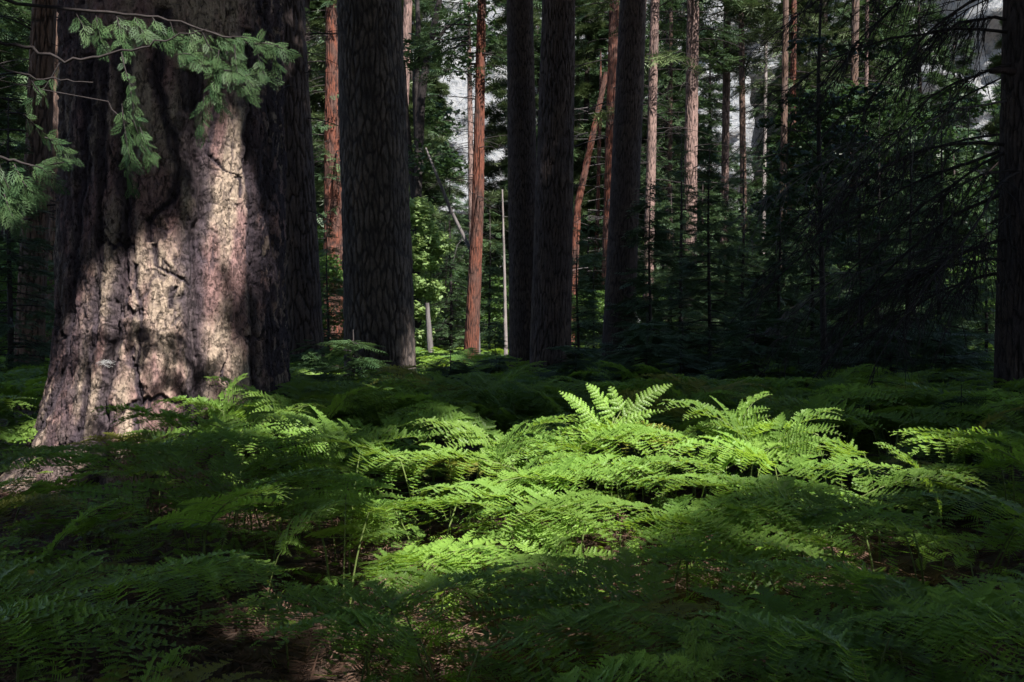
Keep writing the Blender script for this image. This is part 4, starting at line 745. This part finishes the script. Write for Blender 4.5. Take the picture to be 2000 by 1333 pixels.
# the rest of the near ferns, thrown at random but not where the floor is bare
BARE = [(-3.95, 8.0, .75), (-3.6, 7.2, .6), (-3.2, 6.4, .5), (-1.1, 3.7, .55), (-1.45, 4.4, .35), (-3.6, 6.0, .5), (-4.6, 8.2, .7), (-.35, 4.75, .18), (.05, 2.9, .25), (-.85, 3.1, .35), (1.75, 3.8, .22), (1.05, 3.4, .2), (-1.9, 5.2, .3), (-.75, 2.6, .5)]
rg = np.random.default_rng(2024); tries = 0; RANDOM = []
while NF < 296 and tries < 40000:
    tries += 1; Y = 2.3+8.2*rg.random()**.8; X = rg.uniform(-.56*Y-.5, .56*Y+.5)
    if any((X-b[0])**2+(Y-b[1])**2 < b[2]**2 for b in BARE) or math.hypot(X-BT[0], Y-BT[1]) < 1.35 or math.hypot(X, Y) < 2.2: continue
    md = .31 if Y < 7 else .34
    if min((X-p[0])**2+(Y-p[1])**2 for p in POS) < md*md: continue
    hgt = np.interp(Y, [2.2, 3.2, 4.5, 6, 8, 13], [.42, .52, .62, .80, .85, .85])*rg.uniform(.62, 1.15); k = int(rg.integers(0, 10)); az = rg.choice([0, PI]) + rg.normal(0, .6)
    px = 1000+X/Y*F
    zone = ('left of the middle' if px < 660 else 'in the middle' if px < 1340 else 'on the right'); dep = 'in the front of the fern bed' if Y < 4.2 else 'in the fern bed' if Y < 8 else 'at the back of the fern bed'
    put_fern(X, Y, az, min(1.05, .78+.38*hgt)*rg.uniform(.68, 1.28), hgt/FV[k][3], k, f'green bracken fern {dep}, {zone}', f'bracken ferns {dep}, {zone}')
# farther ferns as one mass
FL = []
for k in range(5):
    a, b, c, d = SPEC[k]; fr, st, rx, hz = fern(800+k, a, b, c, d, .64, 0, 8); v = np.concatenate(fr.v+st.v); nfv = sum(len(x) for x in fr.v)
    FL.append((np.concatenate(fr.v), np.concatenate(fr.f[4]), hz))
mb = MB(); rg = np.random.default_rng(31)
for q_ in range(2400):
    low = q_ > 2150
    Y = 2.8+7.5*rg.random()**.7 if low else 9+29*rg.random()**1.25; X = rg.uniform(-.58*Y, .58*Y)
    if math.hypot(X-BT[0], Y-BT[1]) < 1.3 or any((X-b[0])**2+(Y-b[1])**2 < b[2]**2 for b in BARE): continue
    k = rg.integers(0, 5); v, f, hz = FL[k]; a = rg.uniform(0, 2*PI); s = rg.uniform(.8, 1.15)*(.62 if low else 1); h = rg.uniform(.55, .95)/hz*(.5 if low else 1)
    c_, s_ = math.cos(a), math.sin(a); q = np.stack([X+s*(v[:, 0]*c_-v[:, 1]*s_), Y+s*(v[:, 0]*s_+v[:, 1]*c_), v[:, 2]*h], 1); mb.add(q, [f], rg.random())
tag(obj('ferns', mb.me('far_ferns', False), M['fern']), 'mass of bracken ferns covering the floor beneath the far trunks', 'ferns', kind='stuff')
# low green growth, litter
mb = MB(); n = 4200; Y_ = 2.3+10*rg.random(n)**.8; X_ = rg.uniform(-1, 1, n)*(.56*Y_+.4); k = np.ones(n, bool)
for b in BARE[:7]: k &= (X_-b[0])**2+(Y_-b[1])**2 > b[2]**2
X_, Y_ = X_[k], Y_[k]; n = len(X_); p = np.stack([X_, Y_, gz(X_, Y_)+rg.uniform(.03, .28, n)], 1)
A, B_, Z_ = frames(np.stack([rg.normal(0, 1, n), rg.normal(0, 1, n), 0*X_], 1), UP+0*p, .25, rg); scatter(mb, FIRN[0], FIRN[1], p, A, B_, Z_, rg.uniform(.07, .2, n), rg.random(n))
tag(obj('undergrowth', mb.me('undergrowth', False), M['fern']), 'low green growth under the ferns', 'undergrowth', kind='stuff')
mb = MB(); n = 26000; Y_ = 2.2+9*rg.random(n)**.9; X_ = rg.uniform(-1, 1, n)*(.56*Y_+.5); p = np.stack([X_, Y_, gz(X_, Y_)+rg.uniform(.0, .05, n)], 1)
LT = tmpl([quad_leaf(-.5, 0, 1, 0, 1, .03)]); A, B_, Z_ = frames(np.stack([rg.normal(0, 1, n), rg.normal(0, 1, n), rg.normal(0, .25, n)], 1), UP+0*p, .3, rg)
scatter(mb, LT[0], LT[1], p, A, B_, Z_, rg.uniform(.06, .22, n), rg.random(n))
n = 900; Y_ = 2.3+6*rg.random(n); X_ = rg.uniform(-1, 1, n)*(.56*Y_+.5); p = np.stack([X_, Y_, gz(X_, Y_)+rg.uniform(.02, .12, n)], 1)
A, B_, Z_ = frames(np.stack([rg.normal(0, 1, n), rg.normal(0, 1, n), rg.normal(0, .3, n)], 1), UP+0*p, .3, rg); scatter(mb, FIRN[0], FIRN[1], p, A, B_, Z_, rg.uniform(.08, .22, n), rg.random(n))
n = 520; Y_ = 2.3+7*rg.random(n); X_ = rg.uniform(-1, 1, n)*(.56*Y_+.5); l = rg.uniform(.08, .32, n); a = rg.uniform(0, 2*PI, n); t5 = np.linspace(-1, 1, 5)
P5 = np.stack([X_[:, None]+np.multiply.outer(l*np.cos(a), t5), Y_[:, None]+np.multiply.outer(l*np.sin(a), t5), (gz(X_, Y_)+.02)[:, None]+np.multiply.outer(l*rg.uniform(-.1, .3, n), t5+1)*.5], -1)+rg.normal(0, .008, (n, 5, 3))
tubes(mb, P5, np.multiply.outer(rg.uniform(.002, .007, n), np.array([1, .9, .8, .6, .3])), 4)
tag(obj('leaf_litter', mb.me('leaf_litter', False), M['dead_fern']), 'reddish brown dead fern leaves and needles on the floor', 'litter', kind='stuff')
# fallen sticks
for X, Y, L, a, lab in [(-4.55, 7.9, 1.1, .15, 'pale fallen stick on the litter at the left edge by the sunlit root'), (-.6, 4.5, .55, 1.1, 'thin bare stalk leaning in the middle of the front'), (1.45, 4.3, .5, 2.0, 'pale broken stem under the right front ferns')]:
    mb = MB(); d = np.array([math.cos(a), math.sin(a)*.5, .12]); t = np.linspace(0, 1, 6)
    tubes(mb, np.multiply.outer(t*L, d)+np.stack([0*t, .03*np.sin(t*5), .02*np.sin(t*7)], 1), np.linspace(.012, .005, 6), 6)
    tag(obj('stick', mb.me('stick'), M['deadwood'], None, (X, Y, float(gz(np.array(X), np.array(Y)))+.02)), lab, 'stick')

mb = MB(); rg = np.random.default_rng(8); P0 = on_giant(206, 706); o0 = P0+np.array([.02, -.03, 0]); ang = np.linspace(0, 2*PI, 22)
for k in range(34):
    a, b = rg.uniform(0, 2*PI, 2); c, d = rg.uniform(.03, .10, 2)
    p, q = np.array([c*math.cos(a), -.02*rg.random(), .45*c*math.sin(a)-.2*c]), np.array([d*math.cos(b), -.03*rg.random(), .45*d*math.sin(b)-.2*d])
    tubes(mb, np.stack([p, (p+q)*.42+np.array([0, -.01, .006]), q]), np.array([.0007, .0006, .0005]), 3)
M['web'] = noise_mat('cobweb', [(.6, .6, .6), (.75, .75, .75)], 5, bump=0)
tag(obj('cobweb', mb.me('cobweb'), M['web'], None, o0), 'small white cobweb stretched over a furrow of the giant trunk', 'cobweb')
